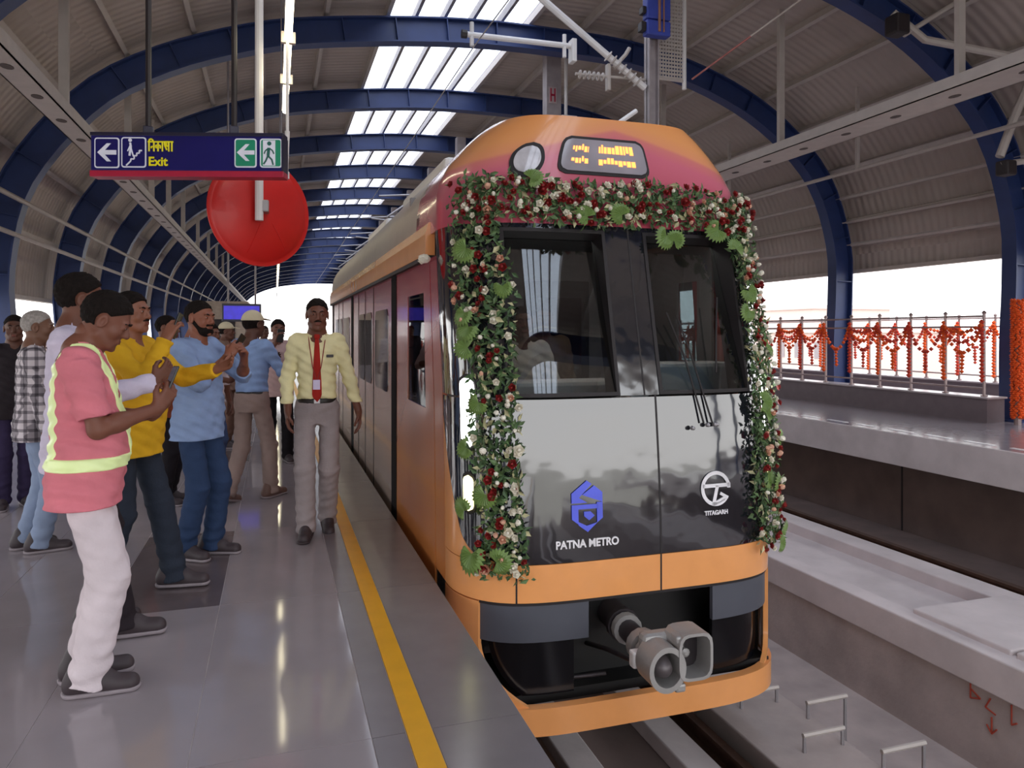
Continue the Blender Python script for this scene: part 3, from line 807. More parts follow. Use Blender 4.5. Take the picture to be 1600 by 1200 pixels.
# ------------------------------------------------------------------ the train
XC, HW, DP, YF = 2.07, 1.08, 0.50, 3.86
REAR = 13.85
def _plan(th): return HW * math.sin(th) ** (2 / 5.2), DP * (1 - math.cos(th))
_pt = [_plan(PI / 2 * k / 400) for k in range(401)]
_pl = [0.0]
for a_, c_ in zip(_pt, _pt[1:]): _pl.append(_pl[-1] + math.hypot(c_[0] - a_[0], c_[1] - a_[1]))
LQ = _pl[-1]
_pa = np.array(_pt); _pla = np.array(_pl)
def q_of_s(s): return float(np.interp(s, _pa[:, 0], _pla))
_z = np.linspace(-1, 3.2, 841)
_sl = np.interp(_z, (-1, 0.12, 0.3, 0.7, 1.10, 1.15, 2.2, 2.9, 3.2), (0, 0, 0.03, 0.088, 0.115, 0.235, 0.215, 0.20, 0.25))
_ln = np.cumsum(_sl) * (_z[1] - _z[0])
def lean(z): return float(np.interp(z, _z, _ln))
ZT = 2.87
def wid(z):
    if z <= 2.22: return 1.0
    return float(np.interp(z, (2.22, 2.36, 2.48, 2.60, 2.73, 2.82, 2.87), (1.0, 0.995, 0.97, 0.91, 0.81, 0.725, 0.66)))
def surf(q, z, off=0.0):
    def raw(q, z):
        a = abs(q); sg = 1 if q >= 0 else -1
        if a <= LQ:
            x = float(np.interp(a, _pla, _pa[:, 0])); y = float(np.interp(a, _pla, _pa[:, 1])); k = 1
        else:
            x = HW; y = DP + (a - LQ); k = max(0.0, 1 - (a - LQ) / 1.2)
        return Vector((XC + sg * x * wid(z), YF + y + lean(z) * k, z))
    p = raw(q, z)
    if off == 0: return p
    e = 0.004
    n = (raw(q + e, z) - raw(q - e, z)).cross(raw(q, z + e) - raw(q, z - e)).normalized()
    if n.y > 0 and abs(q) < LQ * 0.8: n = -n
    c = Vector((XC, YF + 3, z)); 
    if n.dot(p - c) < 0: n = -n
    return p + n * off
def Q_at_y(y): return LQ + (y - YF - DP)       # along the side wall
def patch(name, m, parent, ql, qr, z0, z1, nq=8, nz=8, off=0.0, thick=0.03, smooth=0.6, build=True, mb=None):
    ql_ = ql if callable(ql) else (lambda z: ql); qr_ = qr if callable(qr) else (lambda z: qr)
    b = mb or MB(); vs = []
    for layer in (0, 1):
        for i in range(nz + 1):
            z = z0 + (z1 - z0) * i / nz
            a, c = ql_(z), qr_(z); of_ = (off(z) if callable(off) else off) - layer * thick
            for k in range(nq + 1):
                vs.append(tuple(surf(a + (c - a) * k / nq, z, of_)))
    W_ = nq + 1; H_ = nz + 1; T_ = W_ * H_; fs = []
    for i in range(nz):
        for k in range(nq):
            a = i * W_ + k
            fs.append((a, a + 1, a + 1 + W_, a + W_)); fs.append((T_ + a, T_ + a + W_, T_ + a + 1 + W_, T_ + a + 1))
    for k in range(nq):
        fs.append((k, T_ + k, T_ + k + 1, k + 1)); a = nz * W_ + k; fs.append((a, a + 1, T_ + a + 1, T_ + a))
    for i in range(nz):
        a = i * W_; fs.append((a, a + W_, T_ + a + W_, T_ + a)); a = i * W_ + nq; fs.append((a, T_ + a, T_ + a + W_, a + W_))
    b.add(vs, fs)
    return b.build(name, m, parent, smooth=smooth) if build else b
def rounded(lo, hi, z0, z1, r, side):
    """left or right edge q(z) of a rounded rectangle"""
    def f(z):
        d = min(z - z0, z1 - z)
        k = 0 if d >= r else r - math.sqrt(max(0, r * r - (r - max(0, d)) ** 2))
        return lo + k if side < 0 else hi - k
    return f
def rpatch(name, m, parent, lo, hi, z0, z1, r, nz=16, **kw):
    return patch(name, m, parent, rounded(lo, hi, z0, z1, r, -1), rounded(lo, hi, z0, z1, r, 1), z0, z1, nz=nz, **kw)

M_mask = mat('black_gloss', '#1a1b22', 0.10, var=0.05, coat=1.0, spec=0.8)
_n = M_mask.node_tree.nodes; _t = _n.new('ShaderNodeTexCoord'); _z2 = _n.new('ShaderNodeTexNoise'); _z2.inputs['Scale'].default_value = 3.2; _z2.inputs['Detail'].default_value = 2
_bp = _n.new('ShaderNodeBump'); _bp.inputs['Strength'].default_value = 0.35; _bp.inputs['Distance'].default_value = 0.02
M_mask.node_tree.links.new(_t.outputs['Object'], _z2.inputs['Vector']); M_mask.node_tree.links.new(_z2.outputs['Fac'], _bp.inputs['Height'])
M_mask.node_tree.links.new(_bp.outputs[0], _n['Principled BSDF'].inputs['Coat Normal']); M_mask.node_tree.links.new(_bp.outputs[0], _n['Principled BSDF'].inputs['Normal'])
M_mask.node_tree.nodes['Principled BSDF'].inputs['Coat IOR'].default_value = 1.75
M_or = mat('train_orange', '#eda262', 0.25, var=0.04, coat=0.5)
M_skirtg = mat('grey_flap', '#4e505a', 0.45, var=0.06)
M_void = mat('void_black', '#08080a', 0.5)
M_rub = mat('rubber_seam', '#1c1518', 0.6)
M_roofg = mat('train_roof_grey', '#a79f9b', 0.4, var=0.05)
def blend_mat(name, stops, expr, rough=0.22, coat=0.6, noise=0.05):
    """painted livery: flat print in bands across the body, measured in the train's own coordinates"""
    m = bpy.data.materials.new(name); m.use_nodes = True
    n = m.node_tree.nodes; l = m.node_tree.links; b = n['Principled BSDF']
    b.inputs['Roughness'].default_value = rough; b.inputs['Coat Weight'].default_value = coat; b.inputs['Coat Roughness'].default_value = 0.08
    t = n.new('ShaderNodeTexCoord'); s = n.new('ShaderNodeSeparateXYZ'); l.new(t.outputs['Object'], s.inputs[0])
    def math_(op, a, c):
        q = n.new('ShaderNodeMath'); q.operation = op
        for i, v in enumerate((a, c)):
            if v is None: continue
            if isinstance(v, (int, float)): q.inputs[i].default_value = v
            else: l.new(v, q.inputs[i])
        return q.outputs[0]
    ax = math_('ABSOLUTE', s.outputs[0], None)
    v = math_('ADD', math_('MULTIPLY', s.outputs[2], expr[2]), math_('ADD', math_('MULTIPLY', ax, expr[0]), math_('MULTIPLY', s.outputs[1], expr[1])))
    nz = n.new('ShaderNodeTexNoise'); nz.inputs['Scale'].default_value = 1.3; l.new(t.outputs['Object'], nz.inputs['Vector'])
    v = math_('ADD', v, math_('MULTIPLY', math_('SUBTRACT', nz.outputs['Fac'], 0.5), noise))
    mr = n.new('ShaderNodeMapRange'); mr.inputs[1].default_value = stops[0][0]; mr.inputs[2].default_value = stops[-1][0]
    l.new(v, mr.inputs[0]); r = n.new('ShaderNodeValToRGB'); l.new(mr.outputs[0], r.inputs[0])
    e = r.color_ramp.elements; span = stops[-1][0] - stops[0][0]
    e[0].position = 0; e[0].color = lin(stops[0][1]); e[1].position = 1; e[1].color = lin(stops[-1][1])
    for p, c in stops[1:-1]:
        q = e.new((p - stops[0][0]) / span); q.color = lin(c)
    l.new(r.outputs[0], b.inputs['Base Color'])
    return m
BZ = 1.3     # the train's empty stands on the rails, so local z = world z + BZ
M_dome = blend_mat('dome_livery', [(2.30 + BZ, '#b5485c'), (2.70 + BZ, '#cf6c80'), (2.775 + BZ, '#d47a76'), (2.80 + BZ, '#e2966c'), (2.88 + BZ, '#e59c62'), (3.1 + BZ, '#e2924f')], (0.26, 0, 1), noise=0.07)
M_side = blend_mat('side_livery', [(-0.3 + BZ, '#a2948c'), (0.25 + BZ, '#a8968a'), (0.75 + BZ, '#bb9480'), (1.15 + BZ, '#c08a7c'), (1.6 + BZ, '#b46a70'), (2.1 + BZ, '#a84c58')], (0, 0.0, 1), rough=0.22, coat=0.5, noise=0.5)
M_cab = blend_mat('cab_side_livery', [(0.0 + BZ, '#d98a4a'), (0.5 + BZ, '#d58a55'), (1.1 + BZ, '#c47a62'), (1.6 + BZ, '#b84f58'), (2.2 + BZ, '#a83f4f')], (0, 0.0, 1), rough=0.22, coat=0.5, noise=0.3)

tr = thing('metro_train', 'orange and pink metro train with black windscreen face dressed in flowers', 'train', (XC, 4.0, -BZ))
# --- nose dome above the garland
ZD = 2.16
patch('nose_dome', M_dome, tr, -LQ, LQ, ZD, ZT, nq=56, nz=22, thick=0.03)
# --- black mask pieces round the two windscreens
def edge_l(z):   # outer edge of the mask: cut away towards the bottom corner
    if z >= 1.0: return LQ + 0.05
    f = (1.0 - z) / 0.8
    return LQ + 0.05 - 0.32 * f ** 1.1 - (0.0 if z > 0.36 else 0.22 * (1 - math.sqrt(max(0, 1 - ((0.36 - z) / 0.16) ** 2))))
ZB = 0.20; ZW0, ZW1 = 1.13, 2.13
qA, qB, qC, qD = -0.80, -0.135, 0.125, 0.80
patch('mask_outer', M_mask, tr, lambda z: -edge_l(z), qA, ZW0, ZD, nq=14, nz=10)
patch('mask_outer', M_mask, tr, qD, lambda z: edge_l(z), ZW0, ZD, nq=14, nz=10)
patch('mask_centre', M_mask, tr, qB, qC, ZW0, ZD, nq=4, nz=10)
patch('mask_top', M_mask, tr, qA, qB, ZW1, ZD, nq=10, nz=1); patch('mask_top', M_mask, tr, qC, qD, ZW1, ZD, nq=10, nz=1)
SEAM = 0.095
patch('lower_panel', M_mask, tr, lambda z: -edge_l(z), SEAM - 0.006, ZB, ZW0 - 0.012, nq=36, nz=24)
patch('door_panel', M_mask, tr, SEAM + 0.006, lambda z: edge_l(z), ZB, ZW0 - 0.012, nq=36, nz=24)
# raised shoulder of the left lower panel below the pane
patch('panel_rim', M_mask, tr, -0.98, SEAM - 0.02, ZW0 - 0.05, ZW0 - 0.016, nq=20, nz=1, off=0.016, thick=0.02)
# window frames and panes
def wframe(lo, hi, z0, z1):
    b = MB()
    for a, c, e, f in ((lo, hi, z0, z0 + .022), (lo, hi, z1 - .022, z1), (lo, lo + .022, z0, z1), (hi - .022, hi, z0, z1)):
        patch('', None, None, a, c, e, f, nq=6, nz=6, off=0.006, thick=0.15, build=False, mb=b)
    return b.build('window_frame', M_rub, tr)
wframe(qA, qB, ZW0, ZW1); wframe(qC, qD, ZW0, ZW1)
patch('windscreen', M_glass, tr, qA + .02, qB - .02, ZW0 + .012, ZW1 - .012, nq=10, nz=12, off=lambda z: -0.004 - 0.12 * (z - ZW0), thick=0.006)
patch('windscreen', M_glass, tr, qC + .02, qD - .02, ZW0 + .012, ZW1 - .012, nq=10, nz=12, off=lambda z: -0.004 - 0.12 * (z - ZW0), thick=0.006)
# the door seam between the panes
patch('door_seam', M_rub, tr, SEAM - 0.006, SEAM + 0.006, ZB, ZW0, nq=1, nz=12, off=0.002, thick=0.03)
patch('post_seam', M_rub, tr, 0.02, 0.03, ZW0, ZD, nq=1, nz=8, off=0.002, thick=0.01)
# --- orange belt below the mask, with its lower-left wedge
ZO = -0.015
patch('orange_belt', M_or, tr, -LQ - 0.05, SEAM - 0.004, ZO, ZB - 0.004, nq=40, nz=5)
patch('orange_belt', M_or, tr, SEAM + 0.004, LQ + 0.05, ZO, ZB - 0.004, nq=40, nz=5)
patch('orange_wedge', M_or, tr, -LQ - 0.05, lambda z: -edge_l(z) - 0.004, ZB, 1.0, nq=6, nz=18)
patch('orange_wedge', M_or, tr, lambda z: edge_l(z) + 0.004, LQ + 0.05, ZB, 1.0, nq=6, nz=18)
for q in (-0.79, ):
    patch('belt_seam', M_rub, tr, q - 0.005, q + 0.005, ZO, ZB - 0.004, nq=1, nz=2, off=0.002, thick=0.01)
patch('belt_seam', M_rub, tr, SEAM - 0.005, SEAM + 0.005, ZO, ZB - 0.004, nq=1, nz=2, off=0.002, thick=0.01)
# --- coupler opening: orange surround, recessed black liner, grey flaps
qv0, qv1 = -1.02, 1.04; zv0, zv1 = -0.60, -0.035
vl = lambda z: qv0 + (0.30 * max(0, (-0.25 - z) / 0.35) ** 2.0 if z < -0.25 else 0)
vr = lambda z: qv1 - (0.14 * max(0, (-0.42 - z) / 0.18) ** 2.0 if z < -0.42 else 0)
patch('apron_side', M_or, tr, -LQ - 0.05, vl, zv0, ZO - 0.008, nq=10, nz=14)
patch('apron_side', M_or, tr, vr, LQ + 0.05, zv0, ZO - 0.008, nq=10, nz=14)
patch('apron_lip', M_or, tr, -LQ - 0.05, LQ + 0.05, -0.755, zv0, nq=50, nz=4, off=0.02, thick=0.06)
patch('opening_header', M_rub, tr, vl, vr, zv1, ZO - 0.006, nq=30, nz=1, off=-0.01)
b = MB()
for i in range(14):     # inner liner walls running back from the rim
    pass
patch('liner', M_void, tr, lambda z: vl(z) - 0.005, lambda z: vr(z) + 0.005, zv0, zv1, nq=30, nz=10, off=-0.30, thick=0.02)
b.box(XC - 0.95, XC + 0.95, 4.0, 4.6, -0.64, -0.58); b.box(XC - 0.98, XC - 0.92, 4.15, 4.6, -0.6, 0.0); b.box(XC + 0.92, XC + 0.98, 4.15, 4.6, -0.6, 0.0); b.build('liner_floor', M_void, tr)
patch('grey_flap', M_skirtg, tr, vl, -0.36, -0.245, zv1, nq=10, nz=3, off=-0.02)
patch('grey_flap', M_skirtg, tr, 0.46, vr, -0.245, zv1, nq=10, nz=3, off=-0.02)
M_vg = mat('void_gloss', '#0b0c11', 0.15)
patch('lower_void_panel', M_vg, tr, vl, -0.42, zv0 + 0.02, -0.25, nq=10, nz=6, off=-0.10)
patch('lower_void_panel', M_vg, tr, 0.50, vr, zv0 + 0.02, -0.25, nq=10, nz=6, off=-0.08)
# --- coupler
M_cast = mat('cast_steel', '#a9a6a4', 0.45, metal=0.35, var=0.12, bump=0.2)
M_cd = mat('coupler_dark', '#3a3437', 0.5, metal=0.4, var=0.2)
c0 = Vector((1.99, 4.35, -0.22)); c1 = Vector((1.93, 3.52, -0.235)); 
cd = (c1 - c0).normalized()
b = MB().tube([tuple(c0), tuple(c0.lerp(c1, 0.5))], 0.085, 14).tube([tuple(c0.lerp(c1, .5)), tuple(c1)], 0.062, 14)
b.tube([tuple(c0.lerp(c1, .45)), tuple(c0.lerp(c1, .5))], 0.10, 14).build('coupler_bar', M_cd, tr, smooth=0.7)
for f0, f1, r_ in ((.52, .58, .088), (.80, .88, .092), (.9, 1.0, .075)): MB().tube([tuple(c0.lerp(c1, f0)), tuple(c0.lerp(c1, f1))], r_, 14).build('coupler_collar', M_cast, tr, smooth=0.7)

hc = Vector((1.985, 3.36, -0.195))   # centre of the coupling face
cp = Matrix.Translation(hc) @ Matrix.Rotation(-0.02, 4, 'Z')
HWc = 0.162
def face_ring(poly_o, poly_i, y0, y1):
    n = len(poly_o); vs = []
    for P, y in ((poly_o, y0), (poly_i, y0), (poly_i, y1), (poly_o, y1)):
        vs += [(p[0], y, p[1]) for p in P]
    fs = []
    for r in range(4):
        for k in range(n):
            a = r * n + k; c = r * n + (k + 1) % n; r2 = (r + 1) % 4
            fs.append((a, c, r2 * n + (k + 1) % n, r2 * n + k))
    return vs, fs
def circ(cx, cz, rx, rz, n=28): return [(cx + rx * math.cos(2 * PI * k / n), cz + rz * math.sin(2 * PI * k / n)) for k in range(n)]
def sq(cx, cz, rx, rz, n=28, e=4.5):
    P = []
    for k in range(n):
        t = 2 * PI * k / n; c, s_ = math.cos(t), math.sin(t)
        d = (abs(c) ** e + abs(s_) ** e) ** (-1 / e); P.append((cx + rx * d * c, cz + rz * d * s_))
    return P
LC, RCc = (-0.075, -0.03), (0.085, 0.02)
b = MB(); b.add(*face_ring(circ(*LC, 0.105, 0.118), circ(*LC, 0.080, 0.090), -0.03, 0.13), M=cp)
b.add(*face_ring(sq(*RCc, 0.098, 0.122), sq(*RCc, 0.083, 0.106), -0.035, 0.13), M=cp)
b.build('coupler_face', M_cast, tr, smooth=0.5)
b = MB(); b.add(*face_ring(circ(*LC, 0.100, 0.112), circ(*LC, 0.004, 0.004), 0.10, 0.13), M=cp); b.add(*face_ring(sq(*RCc, 0.09, 0.112), circ(*RCc, 0.004, 0.004), 0.10, 0.13), M=cp)
b.build('coupler_socket', M_cd, tr)
b = MB().lathe([(0.068, 0.0), (0.062, 0.06), (0.045, 0.115), (0.02, 0.135), (0.001, 0.137)], 20, cp @ Matrix.Translation((LC[0] - 0.012, 0.10, LC[1])) @ Matrix.Rotation(PI / 2, 4, 'X'))
b.build('coupler_cone', mat('cone_grey', '#5d5658', 0.4, metal=0.3), tr, smooth=0.6)
b = MB().box(-0.03, 0.03, -0.03, 0.06, -0.155, -0.11, bev=0.012, M=cp).box(-0.02, 0.03, -0.02, 0.06, 0.09, 0.13, bev=0.012, M=cp)
b.lathe([(0.02, 0), (0.024, 0.03), (0.01, 0.04)], 10, cp @ Matrix.Translation((0.06, 0.06, 0.02)) @ Matrix.Rotation(PI / 2, 4, 'X'))
b.build('coupler_lug', M_cast, tr)
b = MB().box(-0.14, 0.12, 0.10, 0.2, -0.1, 0.1, bev=0.03, M=cp).build('coupler_body', M_cast, tr)
b = MB().tube([(1.80, 4.25, -0.42), (1.86, 3.95, -0.36), (1.83, 3.6, -0.27), (1.86, 3.5, -0.22)], 0.014, 6).tube([(2.06, 4.3, -0.3), (2.06, 3.9, -0.28), (1.99, 3.55, -0.19)], 0.012, 6).tube([(1.55, 4.2, -0.40), (1.62, 4.0, -0.52), (1.85, 3.95, -0.5)], 0.012, 6)
b.build('coupler_hose', M_cd, tr, smooth=True)
b = MB().box(1.80, 1.87, 3.50, 3.56, -0.28, -0.19, bev=0.012).build('hose_fitting', M_white, tr)
MB().box(1.66, 2.38, 4.25, 4.4, -0.42, -0.05, bev=0.02).build('draft_box', M_cd, tr)
b = MB().box(1.60, 1.68, 4.02, 4.2, -0.2, -0.08, bev=0.01).tube([(1.6, 4.05, -0.36), (1.6, 4.05, -0.1)], 0.02, 6).tube([(2.32, 4.1, -0.1), (2.32, 4.1, -0.02)], 0.03, 6).tube([(2.12, 4.1, -0.1), (2.12, 4.1, -0.02)], 0.03, 6)
b.build('bracket', M_skirtg, tr)
# --- lamps
M_lamp = mat('white_headlamp', '#ffffff', 0.2, emit=9.0)
M_lampy = mat('warm_marker_lamp', '#fff6b0', 0.2, emit=5.0)
qh = q_of_s(1.005)
for sgn in (-1, 1):
    q = sgn * qh
    rpatch('headlamp', M_lamp, tr, q - 0.055, q + 0.055, 0.84, 1.24, 0.05, nq=6, off=0.010, thick=0.02)
    rpatch('lamp_bezel', M_rub, tr, q - 0.068, q + 0.068, 0.82, 1.26, 0.055, nq=6, off=0.004, thick=0.02)
    rpatch('marker_lamp', M_lampy, tr, q - 0.045, q + 0.03, 0.48, 0.68, 0.035, nq=5, off=0.010, thick=0.02)
    rpatch('lamp_bezel', M_rub, tr, q - 0.058, q + 0.043, 0.46, 0.70, 0.04, nq=6, off=0.004, thick=0.02)
# --- route display and round lamp in the dome
M_dglass = mat('display_glass', '#97929b', 0.08, coat=1.0, var=0.3, scale=2)  # pale grey base colour stands in for a reflection on the glass
q0, q1 = -0.415, 0.215
rpatch('display_bezel', M_rub, tr, q0 - 0.02, q1 + 0.02, 2.485, 2.735, 0.06, nq=14, off=0.008, thick=0.02)
dp = rpatch('route_display', M_dglass, tr, q0, q1, 2.505, 2.715, 0.05, nq=14, off=0.014, thick=0.02)
M_led = mat('orange_leds', '#ff9a4a', 0.4, emit=2.2)
b = MB(); rr = random.Random(3)
for (a, c, rows) in ((-0.345, -0.225, ((2.63, 2.68), (2.555, 2.60))), (-0.145, 0.135, ((2.63, 2.685), (2.55, 2.60)))):
    for (z0, z1) in rows:
        q = a
        while q < c:
            wq = rr.choice((0.012, 0.02, 0.028)); zz0 = z0 + rr.choice((0, 0, 0.012)); zz1 = z1 - rr.choice((0, 0, 0.014))
            patch('', None, None, q, min(c, q + wq), zz0, zz1, nq=1, nz=1, off=0.017, thick=0.004, build=False, mb=b)
            q += wq + 0.008
b.build('led_lettering', M_led, dp)['kind'] = 'stuff'
qc, zc, rl = -0.645, 2.56, 0.092
b1 = []
def disc(rad, off, th, name, m):
    return patch(name, m, tr, lambda z: qc - math.sqrt(max(0, rad ** 2 - (z - zc) ** 2)) * 1.0, lambda z: qc + math.sqrt(max(0, rad ** 2 - (z - zc) ** 2)), zc - rad, zc + rad, nq=10, nz=20, off=off, thick=th)
disc(0.115, 0.010, 0.02, 'lamp_ring', M_rub); disc(0.088, 0.016, 0.01, 'top_lamp', mat('lamp_glass', '#b9b6bc', 0.08, coat=1.0, var=0.25, scale=9))
# --- roof and body sides
def roof_outline(): return [(-HW * wid(z), z) for z in (2.22, 2.35, 2.5, 2.65, 2.8, 2.9)]
ro = []
for z in np.linspace(2.2, ZT, 10): ro.append((-HW * wid(z), float(z)))
ro.append((-0.4, 2.90)); ro.append((0, 2.925))
full = ro + [(-x, z) for x, z in ro[-2::-1]]
YR = 5.62
inner = [(x * 0.97, z - 0.03) for x, z in full]
b = MB(); b.prism([(XC + x, z) for x, z in full] + [(XC + x, z) for x, z in inner[::-1]], 'y', YR - 0.35, REAR)
b.build('roof_shell', M_roofg, tr, smooth=0.6)
# sloping flanks between the dome and the roof shell
patch('dome_flank', M_dome, tr, -Q_at_y(YR - 0.3), -LQ, ZD, ZT, nq=12, nz=16); patch('dome_flank', M_dome, tr, LQ, Q_at_y(YR - 0.3), ZD, ZT, nq=12, nz=16)
b = MB()   # crown between the dome top edge and the roof shell
tp = [surf(LQ * (k / 24 - 1) , ZT) for k in range(49)]
vs = [tuple(p) for p in tp] + [(p.x, YR - 0.3, 2.87 + 0.055 * max(0, 1 - (abs(p.x - XC) / (0.66 * HW)) ** 2)) for p in tp]
fs = [(k, k + 1, 50 + k, 49 + k) for k in range(48)]
b.add(vs, fs)
b.build('dome_crown', M_dome, tr, smooth=True)
# fascia along the platform side and the far side
for sg in (-1, 1):
    xo = XC + sg * (HW + 0.035); xi = XC + sg * (HW - 0.03)
    MB().prism([(xo, 2.02), (xo, 2.16), (xo - sg * 0.02, 2.235), (xi, 2.26), (xi, 2.02)], 'y', 4.86, REAR).build('roof_fascia', M_or, tr)
    MB().box(min(xi, xo) + 0.0, max(xi, xo) - 0.0, 4.86, REAR, 1.99, 2.018).build('gutter_strip', M_rub, tr)
# side panels, each between two dark joints
def side(y0, y1, z0, z1, name, m, sg=-1, off=0.0, nq=6, nz=6, th=0.03):
    a, c = Q_at_y(y0), Q_at_y(y1)
    return patch(name, m, tr, (-c if sg < 0 else a), (-a if sg < 0 else c), z0, z1, nq=nq, nz=nz, off=off, thick=th)
ysm = YF + DP + 0.06      # where the mask ends
J = [4.70, 6.43, 10.08, 13.47]
M_win = mat('side_window', '#2a2329', 0.05, coat=1.0, var=0.2, scale=2)
M_joint = mat('joint_black', '#120f12', 0.85, spec=0.15)
M_door = mat('door_livery', '#b08f84', 0.12, coat=1.0)
for sg in (-1, 1):
    if sg < 0:
        side(ysm, J[0] - 0.012, ZO, 2.0, 'corner_panel', M_cab, sg, nq=4, nz=12)
        side(J[0] + 0.012, 5.0, -0.45, 2.0, 'cab_side_panel', M_cab, sg, nq=4, nz=12); side(5.75, J[1] - 0.13, -0.45, 2.0, 'cab_side_panel', M_cab, sg, nq=6, nz=12)
        side(5.0, 5.75, -0.45, 0.98, 'cab_side_panel', M_cab, sg, nq=4, nz=6); side(5.0, 5.75, 1.78, 2.0, 'cab_side_panel', M_cab, sg, nq=4, nz=3)
        side(5.0, 5.75, 0.98, 1.78, 'cab_window', M_glass, sg, nq=3, nz=4, th=0.008, off=-0.006)
    else:
        side(ysm, 4.95, ZO, ZD, 'corner_panel', M_cab, sg, nq=4, nz=12)
        side(4.95, 5.25, ZO, 1.28, 'corner_panel', M_cab, sg, nq=3, nz=6); side(4.95, 5.25, 1.93, ZD, 'corner_panel', M_cab, sg, nq=3, nz=3)
        side(4.95, 5.25, 1.28, 1.93, 'cab_window', M_glass, sg, nq=3, nz=3, th=0.008)
        side(5.25, J[1] - 0.13, -0.45, 2.0, 'cab_side_panel', M_cab, sg, nq=8, nz=12)
    side(J[1] + 0.15, J[2] - 0.13, -0.45, 2.0, 'body_panel', M_side, sg, nq=8, nz=12)
    side(J[2] + 0.15, J[3] - 0.13, -0.45, 2.0, 'body_panel', M_side, sg, nq=8, nz=12)
    side(J[3] + 0.15, REAR, -0.45, 2.0, 'body_panel', M_side, sg, nq=3, nz=8)
    for y in J[1:]:
        side(y - 0.13, y + 0.15, -0.45, 2.0, 'door_joint', M_joint, sg, nq=1, nz=6, off=0.004)
    side(J[0] - 0.012, J[0] + 0.012, -0.45, 2.0, 'door_joint', M_rub, sg, nq=1, nz=6, off=-0.012)
    for (y0, y1) in ((6.8, 7.7), (8.0, 8.55), (8.65, 9.2), (10.5, 11.4), (11.7, 12.25), (12.35, 12.9)):
        a, c = Q_at_y(y0), Q_at_y(y1)
        rpatch('side_window', M_win, tr, (-c if sg < 0 else a), (-a if sg < 0 else c), 0.95, 1.72, 0.06, nq=4, nz=12, off=0.006, thick=0.02)
    for y in (7.85, 8.6, 9.32, 11.55, 12.3):
        side(y - 0.008, y + 0.008, -0.4, 1.98, 'door_seam', M_rub, sg, nq=1, nz=4, off=0.004, th=0.012)
    a, c = Q_at_y(5.15), Q_at_y(5.75)
    MB().box(XC + sg * 1.06 - 0.03, XC + sg * 1.06 + 0.03, 4.9, REAR, -0.7, -0.44).build('side_sill', M_rub, tr)
MB().box(XC - 1.05, XC + 1.05, REAR - 0.06, REAR, -0.45, 2.3).build('rear_wall', M_rub, tr)
MB().box(XC - 0.45, XC + 0.45, REAR, REAR + 0.35, -0.2, 1.9, bev=0.05).build('gangway_bellows', M_rub, tr)
MB().box(XC - 0.95, XC + 0.95, 4.75, REAR, -0.60, -0.44).build('underframe', M_cd, tr)
# bogies under the car
for yb in (6.2, 12.0):
    bg_ = MB().box(XC - 0.62, XC + 0.62, yb - 0.9, yb + 0.9, -1.0, -0.72, bev=0.04).build('bogie_frame', M_cd, tr)
    for dy in (-0.6, 0.6):
        for x in (1.70, 2.44):
            MB().lathe([(0.30, -0.05), (0.30, -0.03), (0.27, 0.02), (0.27, 0.05), (0.1, 0.05)], 24, Matrix.Translation((x, yb + dy, -0.98)) @ Matrix.Rotation(PI / 2, 4, 'Y')).build('wheel', M_rail, bg_)
        MB().tube([(1.7, yb + dy, -0.98), (2.44, yb + dy, -0.98)], 0.05, 8).build('axle', M_rail, bg_)
# roof equipment
MB().box(XC - 0.60, XC + 0.60, 6.6, 8.9, 2.9, 3.12, bev=0.05).build('roof_unit', M_white, tr)
MB().box(XC - 0.60, XC + 0.60, 10.4, 12.4, 2.9, 3.12, bev=0.05).build('roof_unit', M_white, tr)
b = MB()
for sg in (-1, 1): b.tube([(XC + sg * 0.86, 5.8, 2.66), (XC + sg * 0.86, REAR, 2.66)], 0.03, 6)
b.build('roof_conduit', M_roofg, tr)
# --- cab interior
M_cabin = mat('cab_lining', '#8c8a8c', 0.6); M_desk = mat('cab_desk', '#ebe8e8', 0.4); M_dk = mat('cab_dark', '#2b2a2f', 0.5)
MB().box(XC - 1.0, XC + 1.0, 4.3, 6.0, -0.03, 0.0).build('cab_floor', M_dk, tr)
for xs, y0, y1 in ((XC - 1.035, 5.0, 5.75), (XC + 1.015, 4.95, 5.25)):
    MB().box(xs, xs + .02, 4.75, y0, 0, 2.18).box(xs, xs + .02, y1, 5.95, 0, 2.18).box(xs, xs + .02, y0, y1, 0, 1.0).box(xs, xs + .02, y0, y1, 1.9, 2.18).build('side_lining', M_cabin, tr)
MB().box(XC - 1.02, XC + 1.02, 5.95, 6.0, 0.0, 2.6).build('cab_bulkhead', M_cabin, tr)
MB().box(XC - 0.05, XC + 0.55, 5.93, 5.95, 0.05, 1.95, bev=0.01).build('bulkhead_door', M_dk, tr)
MB().box(XC + 0.03, XC + 0.47, 5.92, 5.935, 1.0, 1.8).build('door_pane', M_win, tr)
MB().box(XC - 0.95, XC + 0.10, 4.38, 4.66, 0.75, 1.19, bev=0.03).build('driving_desk', M_desk, tr)
MB().box(XC + 0.14, XC + 0.92, 4.36, 4.62, 0.75, 1.30, bev=0.03).build('instrument_cabinet', M_desk, tr)
MB().box(XC - 0.92, XC + 0.92, 4.6, 5.9, 2.2, 2.24).build('cab_ceiling', M_cabin, tr)
MB().lathe([(0.05, -0.03), (0.045, 0.03), (0.02, 0.04)], 12, Matrix.Translation((XC + 0.22, 4.36, 1.33))).build('desk_gauge', M_dk, tr)
MB().box(XC - 0.80, XC - 0.62, 4.42, 4.5, 1.5, 1.62, bev=0.01).build('cab_mirror', M_dk, tr)
M_cabfill = mat('cab_fill_light', '#fff4e6', 0.4, emit=14.0)
MB().box(XC - 0.75, XC + 0.75, 4.40, 4.50, 2.175, 2.19).build('cab_fill_light', M_cabfill, tr)  # glowing strip hidden above the windscreen, added to brighten desk and drivers
